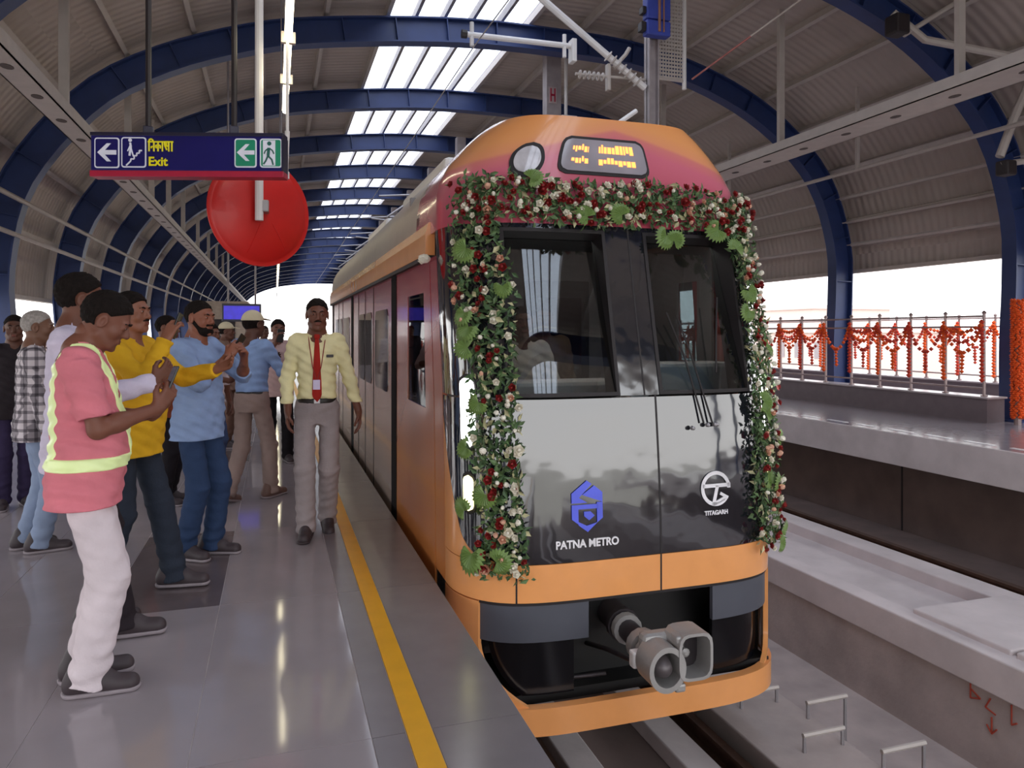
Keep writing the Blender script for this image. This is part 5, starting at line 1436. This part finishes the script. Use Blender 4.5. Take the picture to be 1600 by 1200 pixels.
def person(label, loc, face, H=1.70, shirt='#7f9bd0', kind='plain', sleeve='long', tucked=True, pants='#3a4354', shoes=None, hair='short', hairm=None, skin_c='#7d5240',
           head=(0, 0), R=None, L=None, feet=None, belly=0.0, belt=False, h=0.0075, extra=None, group=None, lean=0.0, sole=True, width=1.0, stout=1.0, name='person', z0=0.0, loose=1.0):
    """R, L: (hand point, elbow pole, hand direction, palm normal, curl); feet: ((x, y, z, turn, pitch) right, left)"""
    k_ = H / 1.72
    rz = math.atan2(-face[0], face[1])
    t = thing(name, label, 'person', (loc[0], loc[1], z0), rz, group)
    sw = 0.165 * width
    hipz = 0.905
    sh = lambda s: Vn(s * sw, -0.012 + lean * .5, 1.395)
    # ---- joints
    arms = {}
    dflt = lambda s: (Vn(s * (sw + .085), .06, .84), Vn(s * .3, -1, 0), Vn(s * -.05, .12, -1), Vn(-s, .15, 0), .35)
    for s, a in ((1, R), (-1, L)):
        hp, pole, hd, hn, cu = a if a else dflt(s)
        el, wr = ik(sh(s), Vector(hp), .285, .255, Vector(pole)); arms[s] = (sh(s), el, wr, Vector(hd), Vector(hn), cu)
    feet = feet or ((.09, .02, .0, .12, 0), (-.09, -.02, .0, -.12, 0))
    legs = {}
    for s, f in zip((1, -1), feet):
        an = Vn(f[0], f[1] - 0.0, f[2] + .085); hip = Vn(s * .088, 0, hipz)
        kn, an = ik(hip, an, .425, .415, Vn(s * .05 + math.sin(-f[3]) * .3, 1, .05)); legs[s] = (hip, kn, an)
    # ---- head frame
    piv = Vn(0, .004 + lean, 1.488)
    T = Matrix.Translation(piv) @ Matrix.Rotation(head[0], 4, 'Z') @ Matrix.Rotation(head[1], 4, 'X') @ Matrix.Translation((0, .022, .105))
    sm = skinmat(skin_c)
    # ---- body: one skin, head and hands in a finer grid
    B = Field()
    B.loft([(.86, .09, .075, 0, 0), (1.0, .12, .085, 0, 0), (1.2, .125, .09, 0, 0), (1.36, .12, .075, 0, -.005), (1.43, .07, .055, 0, -.01)], .03)
    B.cap((0, -.012 + lean * .5, 1.40), (0, .004 + lean, 1.52), .058, .052, .03)
    for s in (-1, 1):
        a, e, w_, hd, hn, cu = arms[s]
        B.cap((0, -.01, 1.38), a + Vn(0, 0, -.012), .034, .034, .012); q_ = .80 if sleeve == 'long' else 1.0; B.cap(a, e, .043 * q_, .037 * q_, .02); B.cap(e, e.lerp(w_, .35), .038 * q_, .039 * q_, .02); B.cap(e.lerp(w_, .3), w_, .038 * q_, .026, .02)
        hip, kn, an = legs[s]
        B.cap(hip, kn, .062, .048, .02); B.cap(kn, an, .046, .034, .02)
    parts = [nets(*B.grid(max(h, .008)))]
    HF = Field(); head_prims(HF, T); HF.cap(tuple(T @ Vn(0, -.025, -.06)), (0, -.008 + lean * .6, 1.42), .054, .057, .03); HF.cap((0, -.012, 1.44), (0, -.012, 1.40), .07, .09, .04)
    parts.append(nets(*HF.grid(min(h, .0055))))
    palms = {}
    for s in (-1, 1):
        a, e, w_, hd, hn, cu = arms[s]
        F = Field(); palms[s] = hand_prims(F, w_, hd, hn, s if True else -s, cu); F.cap(w_.lerp(e, .18), w_, .028, .025, .015)
        parts.append(nets(*F.grid(min(h, .0045) if h < .009 else .006)))
    body = skin(parts, 'body', sm, t, k_)
    # ---- eyes, brows, lips
    for s in (-1, 1):
        b = MB()
        def blob(c, r, n=7):
            vs = []; fs = []
            for i in range(n + 1):
                for j in range(n):
                    a1 = PI * i / n; a2 = 2 * PI * j / n; vs.append((c[0] + r[0] * math.sin(a1) * math.cos(a2), c[1] + r[1] * math.sin(a1) * math.sin(a2), c[2] + r[2] * math.cos(a1)))
            for i in range(n):
                for j in range(n):
                    fs.append((i * n + j, i * n + (j + 1) % n, (i + 1) * n + (j + 1) % n, (i + 1) * n + j))
            b.add(vs, fs, Matrix.Scale(k_, 4) @ T)
        blob((s * .031, .0768, .004), (.0098, .0098, .0044)); nf = len(b.f)
        blob((s * .031, .0842, .004), (.0046, .0034, .0043))
        o = b.build('eye', [M_eyew, M_eyed], t, world=False, smooth=True)
        mi = [0] * nf + [1] * (len(b.f) - nf); o.data.polygons.foreach_set('material_index', mi)
    b = MB()
    hm = hairm or M_hair
    for s in (-1, 1):
        b = MB(); P = [Matrix.Scale(k_, 4) @ T @ Vn(s * x, y, z) for x, y, z in ((.013, .088, .021), (.030, .0875, .027), (.047, .074, .022))]
        b.tube(P, [.003 * k_, .0048 * k_, .0025 * k_], 6); b.build('eyebrow', hm if hair != 'bald' else M_grey, t, world=False, smooth=True)
    b = MB()
    for z, r in ((-.0575, .0042), (-.0665, .005)):
        b.tube([Matrix.Scale(k_, 4) @ T @ Vn(x, y, z) for x, y in ((-.022, .078), (-.01, .0855), (0, .0865), (.01, .0855), (.022, .078))], [.002, r, r, r, .002], 6)
    o = b.build('lips', M_lip, t, world=False, smooth=True); o['kind'] = 'stuff' if False else 'thing'; del o['kind']
    # ---- hair
    Ti = T.inverted()
    def to_head(X, Y, Z):
        return [Ti[i][0] * X + Ti[i][1] * Y + Ti[i][2] * Z + Ti[i][3] for i in range(3)]
    if hair in ('short', 'full', 'thin', 'beard'):
        up = .009 if hair == 'full' else .004
        F = Field(); R3 = [[T[i][j] for j in range(3)] for i in range(3)]
        F.ell(tuple(T @ Vn(0, -.018, .031)), (.075 + up, .094 + up, .087 + up * 1.25), R3, .01)
        def post(D, X, Y, Z):
            x, y, z = to_head(X, Y, Z)
            line = .80 * (z - (.062 if hair != 'thin' else .078)) - .60 * (y - .062) + .10 * (.075 - np.abs(x)) * 0
            side = np.where(y < .012, z + .045 - .25 * np.abs(y + .03), line)
            keep = np.where(y < -.02, np.minimum(z + .062, 1), np.minimum(side, 1)); keep = np.where((y > .012), line, keep)
            nz = .0022 * np.sin(x * 420 + z * 160) * np.sin(y * 330 + z * 90) + .003 * np.sin(x * 150 + y * 90) * np.sin(z * 130 - y * 60)
            ear = np.sqrt((y + .004) ** 2 + ((z + .006) * .8) ** 2) - .030
            return np.maximum(D + nz, -np.minimum(keep, np.where(np.abs(x) > .05, ear, 1)))
        skin([nets(*F.grid(min(h, .0055), 0.0, post))], 'hair', hm, t, k_)
    if hair == 'cap':
        F = Field(); R3 = [[T[i][j] for j in range(3)] for i in range(3)]
        F.ell(tuple(T @ Vn(0, -.018, .031)), (.075 + .012, .094 + .012, .087 + .016), R3, .01)
        F.cap(tuple(T @ Vn(0, .06, .058)), tuple(T @ Vn(0, .135, .046)), .055, .045, .01, (tuple(T.to_3x3() @ Vn(0, .2, 1)), .13))
        def post(D, X, Y, Z):
            x, y, z = to_head(X, Y, Z); return np.maximum(D, .036 - z + .0 * y)
        skin([nets(*F.grid(.005, 0.0, post))], 'cap', cloth('#d8cdae'), t, k_)
        F = Field(); F.ell(tuple(T @ Vn(0, -.02, .025)), (.079, .097, .09), R3, .01)
        def post2(D, X, Y, Z):
            x, y, z = to_head(X, Y, Z); return np.maximum(np.maximum(D, y - .0), np.maximum(z - .04, -.06 - z))
        skin([nets(*F.grid(.006, 0.0, post2))], 'hair', hm, t, k_)
    if hair == 'beard' or extra == 'beard':
        F = Field(); R3 = [[T[i][j] for j in range(3)] for i in range(3)]
        for c_, r_ in (((0, .040, -.080), (.050, .050, .043)),):
            F.ell(tuple(T @ Vn(*c_)), r_, R3, .01)
        for s in (-1, 1): F.cap(tuple(T @ Vn(s * .066, -.002, -.02)), tuple(T @ Vn(s * .036, .052, -.09)), .012, .019, .015)
        F.cap(tuple(T @ Vn(-.024, .079, -.047)), tuple(T @ Vn(.024, .079, -.047)), .0085, None, .006)
        def post(D, X, Y, Z):
            x, y, z = to_head(X, Y, Z); mouth = (x / .021) ** 2 + ((z + .062) / .008) ** 2 - 1
            return np.maximum(np.maximum(D, -mouth * .01), -(-.02 - z + .012 * (y < .05)) - .02 * (y < .06))
        skin([nets(*F.grid(.005, 0.0, post))], 'beard', M_hair, t, k_)
    if extra in ('moustache', 'tie'):
        b = MB(); b.tube([Matrix.Scale(k_, 4) @ T @ Vn(x, y, z) for x, y, z in ((-.026, .078, -.050), (-.01, .089, -.045), (0, .090, -.044), (.01, .089, -.045), (.026, .078, -.050))], [.003, .0058, .006, .0058, .003], 6)
        b.build('moustache', M_hair, t, world=False, smooth=True)
    # ---- shirt
    st_ = stout
    zb = .955 if tucked else .79
    sec = [(zb - .03, (.150 if tucked else .178) * st_, (.108 if tucked else .126) + belly * .45, 0, belly * .4 - (0 if tucked else .006))] + ([(.82, .176 * st_, .126 + belly * .4, 0, belly * .4 - .006), (.92, .174 * st_, .128 + belly * .6, 0, belly * .5 - .004)] if not tucked else []) + [(1.02, (.146 if tucked else .158) * st_, .114 + belly, 0, belly), (1.12, .146 * st_, .112 + belly * .8, 0, belly * .8), (1.24, .158 * width, .116 + belly * .2, 0, .004 + belly * .2), (1.33, .164 * width, .108, 0, lean * .3), (1.395, .135 * width, .085, 0, -.01 + lean * .45), (1.43, .085, .068, 0, -.012 + lean * .6), (1.452, .066, .060, 0, -.008 + lean * .7)]
    F = Field(); F.loft(sec, .03)
    F.cap((-sw + .03, -.012 + lean * .5, 1.385), (sw - .03, -.012 + lean * .5, 1.385), .062, .062, .04)
    for s in (-1, 1):
        a, e, w_, hd, hn, cu = arms[s]
        F.cap(a + Vn(-s * .015, 0, 0), a.lerp(e, .3), .060, .057, .035)
        if sleeve == 'short': F.cap(a, a.lerp(e, .80), .059, .060, .02, None, False, True)
        else:
            F.cap(a, e, .057, .049, .02); F.cap(e, e.lerp(w_, .97 if sleeve == 'long' else .25), .049, .038 if sleeve == 'long' else .047, .015, None, False, True)
    ph = sum(loc) * 7
    def folds(D, X, Y, Z):
        f = .0035 * np.sin(Z * 55 + X * 26 + 9 * Y + ph) * np.sin(X * 30 - Z * 21 + ph * 1.3) + .003 * np.sin(Z * 95 - X * 45 + Y * 30 + ph) + (.006 * np.sin(Z * 80 + ph + 14 * np.abs(X)) * np.clip((1.10 - Z) / .12, 0, 1) if tucked else 0)
        # open collar at the throat
        v = np.sqrt(X ** 2 + ((Z - 1.445)) ** 2) - .034
        return np.maximum(np.maximum(D + f, zb - Z), np.where(Y > .02, -v, -1))
    shirt_o = skin([nets(*F.grid(h, 0.0 if tucked else .006, folds))], 'shirt', cloth(shirt, kind), t, k_)
    # collar
    b = MB(); n = 20; vs = []; fs = []
    for i in range(n + 1):
        a = math.radians(118 + 304 * i / n); c_, s__ = math.cos(a), math.sin(a)
        yy = lean * .7
        for rr_, zz in ((.060, 1.478), (.066, 1.480), (.078, 1.440), (.072, 1.436)):
            drop = -.014 * max(0, s__)
            vs.append((rr_ * 1.02 * c_ * k_, (rr_ * s__ * .96 - .006 + yy) * k_, (zz + drop) * k_))
    for i in range(n):
        for j in range(4):
            a = i * 4 + j; c2 = i * 4 + (j + 1) % 4; fs.append((a, c2, c2 + 4, a + 4))
    fs += [(0, 1, 2, 3), tuple(n * 4 + q for q in (3, 2, 1, 0))]
    b.add(vs, fs); b.build('collar', cloth(shirt if kind == 'plain' else '#c9c2c6'), t, world=False, smooth=0.8)
    # ---- trousers
    G = Field(); zt = .985 if tucked else .93
    G.loft([(.80, .10 * st_, .105, 0, -.012), (.86, .148 * st_, .116, 0, -.012), (.92, .152 * st_, .122 + belly * .3, 0, -.008 + belly * .2), (zt, .149 * st_, .112 + belly * .5, 0, belly * .45)], .04)
    for s in (-1, 1):
        hip, kn, an = legs[s]
        G.cap(hip, kn, .080 * st_, .072 * loose, .035); dn = (an - kn).normalized()
        G.cap(kn, an + dn * .045, .072 * loose, .067 * loose, .03, None, False, True)
    def folds2(D, X, Y, Z):
        return D + .003 * np.sin(Z * 70 + X * 30 + ph) * np.sin(Y * 40 + Z * 20 + ph) + .006 * np.clip((.30 - Z) / .25, 0, 1) * np.sin(Z * 75 + X * 18 + ph)
    skin([nets(*G.grid(h, 0.0, folds2))], 'trousers', cloth(pants), t, k_)
    if belt:
        F = Field(); F.loft([(.952, .153 * st_, .1155 + belly * .5, 0, belly * .45), (.988, .152 * st_, .1155 + belly * .5, 0, belly * .45)], .01)
        skin([nets(*F.grid(.008))], 'belt', M_belt, t, k_)
        MB().box(-.022, .022, .112 + belly * .9, .124 + belly * .95, .953, .987, bev=.003, M=Matrix.Scale(k_, 4)).build('buckle', M_galv, t, world=False)
    # ---- shoes
    for s, f in zip((1, -1), feet):
        an = legs[s][2]
        F = Field(); F.cap((0, -.055, .042), (0, .155, .032), .046, .040, .02, ((0, 0, 1), .95)); F.cap((0, -.045, .075), (0, .06, .066), .046, .036, .03); F.cap((0, -.03, .08), (0, -.03, .115), .045, .047, .02)
        def cut(D, X, Y, Z): return np.maximum(D, .012 - Z)
        Mf = Matrix.Scale(k_, 4) @ Matrix.Translation(an - Vn(0, 0, .085)) @ Matrix.Rotation(f[3] * -1, 4, 'Z') @ Matrix.Translation((0, 0, .085)) @ Matrix.Rotation(f[4], 4, 'X') @ Matrix.Translation((0, 0, -.085))
        o = skin([nets(*F.grid(.0075, 0.0, cut))], 'shoe', shoes or M_shoe, t, 1.0, Mf)
        F2 = Field(); F2.cap((0, -.055, .02), (0, .155, .02), .050, .044, .01)
        def cut2(D, X, Y, Z): return np.maximum(D, np.maximum(.001 - Z, Z - .020))
        skin([nets(*F2.grid(.0075, 0.0, cut2))], 'sole', M_sole if sole else (shoes or M_shoe), o, 1.0, Mf)
    t['_k'] = k_
    return dict(t=t, F=None, palms=palms, arms=arms, k=k_, T=T, rz=rz, loc=loc, sec=sec, shirt=shirt_o, ph=ph, belly=belly, z0=z0)
def phone(pr, s, label, up, nrm, size=(.072, .150, .009), off=(.085, .0, .026)):
    """a phone in the hand on side s, long side along up, screen along -nrm, in the person's own frame"""
    k_ = pr['k']; P = pr['palms'][s]; c = P(*off) * k_
    W = Matrix.Translation((pr['loc'][0], pr['loc'][1], pr['z0'])) @ Matrix.Rotation(pr['rz'], 4, 'Z')
    u = Vector(up).normalized(); n = Vector(nrm); n = (n - u * n.dot(u)).normalized(); sd = u.cross(n)
    Mx = Matrix(((sd.x, n.x, u.x, c.x), (sd.y, n.y, u.y, c.y), (sd.z, n.z, u.z, c.z), (0, 0, 0, 1)))
    Mw = W @ Mx; o = thing('phone', label, 'phone', tuple(Mw.translation)); R3 = Mw.to_3x3().to_4x4()
    MB().box(-size[0] / 2, size[0] / 2, -size[2] / 2, size[2] / 2, -size[1] / 2, size[1] / 2, bev=.003, M=R3).build('casing', M_phone, o, world=False)
    MB().box(-size[0] / 2 + .004, size[0] / 2 - .004, -size[2] / 2 - .001, -size[2] / 2, -size[1] / 2 + .008, size[1] / 2 - .008, M=R3).build('screen', M_screen, o, world=False)
    MB().box(.012, .026, size[2] / 2, size[2] / 2 + .002, size[1] / 2 - .04, size[1] / 2 - .012, M=R3).build('camera_bump', M_dark, o, world=False)
    return o
# ------------------------------------------------------------------ the crowd on the platform
U, FW, DN, IN = Vn(0, 0, 1), Vn(0, 1, 0), Vn(0, 0, -1), None
# 1 man in the pink shirt with reflective straps, looking down at his phone
p1 = person('man in pink shirt with reflective straps and white trousers reading his phone', (-.775, 3.52), (.97, .12), 1.70, '#d57a86', sleeve='short', tucked=False, pants='#d3c6cb', hair='full', skin_c='#75493a', belly=.03, h=.006,
            head=(-.08, -.50), loose=1.12, lean=.02, R=(Vn(.075, .29, 1.19), Vn(.35, -.35, -1), Vn(-.25, .55, .75), Vn(-.75, -.35, .3), .75), L=(Vn(-.03, .28, 1.16), Vn(-.5, -.3, -1), Vn(.45, .5, .65), Vn(.6, -.3, .55), .6),
            feet=((.075, .03, 0, .15, 0), (-.085, .0, 0, -.15, 0)), stout=1.06)
phone(p1, 1, 'dark phone in the hand of the man in pink', (-.1, .35, .9), (-.25, 1, -.4), off=(.125, .012, .028))
def tape(pr, name, test, infl=.0135):
    F = Field(); F.loft(pr['sec'], .03); sw = .165
    F.cap((-sw + .03, -.012 + .01, 1.385), (sw - .03, -.012 + .01, 1.385), .062, .062, .04)
    ph = pr['ph']
    def post(D, X, Y, Z):
        f = .0035 * np.sin(Z * 55 + X * 26 + 9 * Y + ph) * np.sin(X * 30 - Z * 21 + ph * 1.3) + .003 * np.sin(Z * 95 - X * 45 + Y * 30 + ph)
        return np.maximum(D + f, test(X, Y, Z))
    return skin([nets(*F.grid(.006, infl, post))], name, M_refl, pr['t'], pr['k'])
tape(p1, 'waist_tape', lambda X, Y, Z: np.abs(Z - .975 + 0 * X) - .026)
tape(p1, 'shoulder_strap', lambda X, Y, Z: np.maximum(np.abs(np.abs(X) - .098 + .0 * Z + .30 * np.clip(1.36 - Z, 0, .4) * (Y > 0)) - .023, .975 - Z))
# name card of the vest
MB().box(.03, .075, .128, .134, 1.16, 1.26, bev=.002, M=Matrix.Scale(p1['k'], 4)).build('card_pocket', mat('card_pocket', '#b9bdd2', 0.3), p1['t'], world=False)
# 2 tall man in the pale lavender shirt behind him
person('tall dark-haired man in lavender shirt standing behind the pink shirt', (-.94, 4.12), (.96, .10), 1.80, '#cfc6da', sleeve='long', tucked=False, pants='#2a2328', hair='full', skin_c='#6a4233', head=(0.15, -.05),
       R=(Vn(.1, .34, 1.20), Vn(.4, -.3, -1), Vn(-.3, .6, .6), Vn(-.7, -.3, .3), .7), feet=((.09, .20, 0, .1, 0), (-.09, .08, 0, -.1, 0)), h=.008)
# 3 man in the yellow shirt holding up a phone, other arm stretched out
p3 = person('smiling man in mustard yellow shirt holding a phone up', (-.80, 4.72), (.86, -.36), 1.74, '#d9a826', sleeve='long', tucked=False, pants='#2b313d', hair='full', skin_c='#8a5a47', belly=.035, h=.0065, head=(-.05, .06), extra='moustache',
            R=(Vn(.10, .27, 1.44), Vn(.4, .1, -1), Vn(-.25, .35, .9), Vn(-.6, .2, .3), .7), L=(Vn(-.13, .45, 1.27), Vn(-.4, -.2, -1), Vn(.1, .9, .35), Vn(.6, .1, .5), .5),
            feet=((.12, -.10, 0, .1, 0), (-.12, .20, 0, -.25, 0)), stout=1.02)
phone(p3, 1, 'black phone held up by the man in yellow', (-.25, .25, 1), (-.2, 1, -.1), off=(.10, .0, .03))
# 4 bearded man in the sky blue shirt and jeans
p4 = person('bearded man in sky blue shirt and blue jeans raising a phone', (-.50, 5.36), (.80, -.50), 1.725, '#8ba1c9', sleeve='half', tucked=False, pants='#2c3d5c', hair='beard', skin_c='#8a5643', belly=.02, h=.0065, head=(-.10, -.02),
            R=(Vn(.03, .26, 1.34), Vn(.6, -.1, -1), Vn(-.4, .4, .8), Vn(-.6, .0, .3), .8), L=(Vn(-.10, .29, 1.31), Vn(-.7, 0, -.7), Vn(.45, .4, .7), Vn(.6, .0, .3), .7),
            feet=((.08, -.03, 0, .1, 0), (-.085, .06, 0, -.2, 0)))
phone(p4, 1, 'black phone held out by the bearded man', (-.4, .3, .85), (-.1, 1, -.2), off=(.10, .0, .03))
# 5, 6 two men at the outer edge
person('man in black shirt and dark purple trousers farthest toward the railing', (-2.14, 7.35), (.35, -.94), 1.66, '#2a2428', sleeve='short', tucked=False, pants='#352c49', hair='short', skin_c='#5d3d31', h=.0085, head=(-.1, 0), width=.95)
person('grey-haired man in black and white checked shirt and faded jeans', (-1.58, 5.85), (.80, .25), 1.66, '#cfc6cb', kind='check', sleeve='long', tucked=False, pants='#8593ad', hair='short', hairm=M_grey, skin_c='#72503f', h=.0075, head=(-.25, 0), width=.96,
       L=(Vn(-.14, .20, .92), Vn(-.4, -1, 0), Vn(0, .4, -.9), Vn(1, 0, 0), .5), feet=((.085, .03, 0, .1, 0), (-.085, -.05, 0, -.1, 0)))
# 7 man in the cap seen from behind
p7 = person('man in cream cap, pale blue shirt and tan trousers seen from behind', (-.20, 7.02), (.62, .78), 1.70, '#8fa9d6', sleeve='long', tucked=True, pants='#94807a', hair='cap', skin_c='#5e3f34', belt=True, h=.0075, shoes=M_shoeb,
            R=(Vn(.12, .36, 1.20), Vn(.6, -.3, -1), Vn(-.2, .7, .6), Vn(-.7, -.2, .4), .7), L=(Vn(-.10, .36, 1.22), Vn(-.6, -.3, -1), Vn(.2, .7, .6), Vn(.7, -.2, .4), .7),
            feet=((.09, .15, 0, .1, 0), (-.09, -.20, .02, -.15, -.25)), head=(-.25, .0))
phone(p7, 1, 'phone in front of the man in the cream cap', (-.3, .3, .9), (0, 1, 0))
# 8 official in the cream shirt with the red tie walking towards the camera
p8 = person('man in cream shirt, red tie and grey trousers walking beside the train', (.30, 5.72), (-.06, -1.0), 1.765, '#e8dfae', sleeve='long', tucked=True, pants='#968b8c', hair='short', skin_c='#6c4436', belt=True, h=.0065, head=(.06, -.03), extra='tie', width=.90, stout=.92,
            L=(Vn(-.295, .08, .88), Vn(-.6, -1, 0), Vn(-.08, .2, -1), Vn(1, .1, 0), .4), R=(Vn(.20, .12, .90), Vn(.5, -1, 0), Vn(.0, .3, -1), Vn(-1, .1, 0), .4),
            feet=((.075, .13, .0, .08, .0), (-.075, -.10, .015, -.08, -.25)), shoes=M_shoe, sole=False)
M_tie = cloth('#a32a22', 'tie'); k8 = p8['k']
def front_y(pr, z):
    s = np.array(pr['sec']); return float(np.interp(z, s[:, 0], s[:, 2]) + np.interp(z, s[:, 0], s[:, 4]))
b = MB(); zs = [1.425, 1.36, 1.28, 1.2, 1.1, 1.02, .995, .965]; ws = [.012, .018, .022, .026, .031, .034, .026, .003]
vs = []; fs = []
for z, w_ in zip(zs, ws):
    y = front_y(p8, z) + .012 if z < 1.4 else front_y(p8, z) + .020
    for x, dy in ((-w_, 0), (0, .006), (w_, 0), (0, -.006)): vs.append((x * k8, (y + dy) * k8, z * k8))
for i in range(len(zs) - 1):
    for j in range(4):
        a = i * 4 + j; c2 = i * 4 + (j + 1) % 4; fs.append((a, c2, c2 + 4, a + 4))
fs += [(0, 1, 2, 3), tuple((len(zs) - 1) * 4 + q for q in (3, 2, 1, 0))]
b.add(vs, fs); b.build('necktie', M_tie, p8['t'], world=False)
b = MB().box(-.02, .02, front_y(p8, 1.43) + .008, front_y(p8, 1.43) + .034, 1.418, 1.452, bev=.008, M=Matrix.Scale(k8, 4)); b.build('tie_knot', M_tie, p8['t'], world=False)
b = MB()
for s in (-1, 1): b.tube([Vn(s * .062, .03, 1.45) * k8, Vn(s * .05, front_y(p8, 1.36) + .010, 1.36) * k8, Vn(s * .03, front_y(p8, 1.22) + .014, 1.22) * k8, Vn(s * .004, front_y(p8, 1.12) + .022, 1.125) * k8], .0035, 5)
b.build('lanyard', mat('lanyard_red', '#8e2a2a', 0.7), p8['t'], world=False)
MB().box(-.022, .028, front_y(p8, 1.08) + .018, front_y(p8, 1.08) + .024, 1.055, 1.125, bev=.002, M=Matrix.Scale(k8, 4)).build('identity_card', mat('identity_card', '#cfc3e2', 0.3), p8['t'], world=False)
MB().box(-.115, -.065, front_y(p8, 1.29) + .0, front_y(p8, 1.29) + .012, 1.285, 1.305, bev=.002, M=Matrix.Scale(k8, 4)).build('name_badge', M_dark, p8['t'], world=False)
# 9 person behind filming
p9 = person('person in pale pink shirt and black trousers filming beside the cream shirt man', (.03, 9.0), (.10, -1.0), 1.66, '#c7a9a6', sleeve='half', tucked=False, pants='#1d191d', hair='full', skin_c='#7a5143', h=.0085, width=.9,
            R=(Vn(.05, .30, 1.45), Vn(.6, 0, -1), Vn(-.3, .2, .9), Vn(-.5, .5, .0), .7), L=(Vn(-.16, .2, 1.2), Vn(-.6, -.2, -1), Vn(.2, .4, .8), Vn(.6, 0, .3), .6), feet=((.11, .0, 0, .15, 0), (-.11, .03, 0, -.1, 0)))
phone(p9, 1, 'white-edged phone held up by the person behind the cream shirt man', (-.1, .1, 1), (0, 1, 0))
# 10, 11, 12 people in the crowd behind the blue shirt
p10 = person('man in white shirt and jeans holding a phone behind the blue shirt man', (-.62, 7.80), (.75, -.55), 1.60, '#dcd0d4', sleeve='half', tucked=False, pants='#4a5a80', hair='full', skin_c='#7a5142', h=.0085,
             R=(Vn(.10, .36, 1.12), Vn(.5, -.3, -1), Vn(-.2, .7, .4), Vn(-.5, -.2, .7), .7), feet=((.09, .02, 0, .1, 0), (-.09, -.02, 0, -.1, 0)))
phone(p10, 1, 'dark phone held low behind the blue shirt man', (-.2, .8, .6), (.1, .5, -.8))
person('man in rust-coloured shirt and black trousers behind the yellow shirt man', (-.92, 7.1), (.85, -.3), 1.66, '#8d4a35', sleeve='long', tucked=False, pants='#1e1a1f', hair='short', skin_c='#7a5142', h=.009,
       R=(Vn(.08, .33, 1.30), Vn(.5, -.2, -1), Vn(-.3, .4, .8), Vn(-.6, -.1, .3), .7))
person('man in brown shirt with tan cap deep in the crowd behind the white shirt', (-.62, 10.3), (.8, -.2), 1.64, '#8e7568', sleeve='long', tucked=False, pants='#6b5147', hair='cap', skin_c='#6b483b', h=.0095, shoes=M_shoe)
# far walkers near the bright end
person('small distant person in dark clothes near the bright far end', (-1.1, 17.5), (.3, -1), 1.68, '#3a3540', sleeve='long', tucked=False, pants='#2a2830', hair='short', skin_c='#5d3d31', h=.011)
person('small distant person in white shirt near the bright far end', (-.2, 14.5), (.5, -.8), 1.64, '#b8b2b4', sleeve='long', tucked=True, pants='#3a3844', hair='short', skin_c='#5d3d31', h=.011)
# two men in the cab
person('train driver in white shirt with dark lanyard behind the windscreen', (1.72, 5.12), (-.1, -1), 1.70, '#d9d0c6', sleeve='long', tucked=True, pants='#3a3a44', hair='short', skin_c='#6b4838', h=.008, z0=0.0,
       R=(Vn(.16, .30, 1.12), Vn(.5, -.3, -1), Vn(0, .8, -.3), Vn(-.2, 0, -1), .4), L=(Vn(-.16, .30, 1.12), Vn(-.5, -.3, -1), Vn(0, .8, -.3), Vn(.2, 0, -1), .4))
person('man in brown jacket standing behind the train driver in the cab', (2.02, 5.5), (-.2, -1), 1.74, '#7a6552', sleeve='long', tucked=False, pants='#2f2d33', hair='full', skin_c='#6b4838', h=.009, z0=0.0)
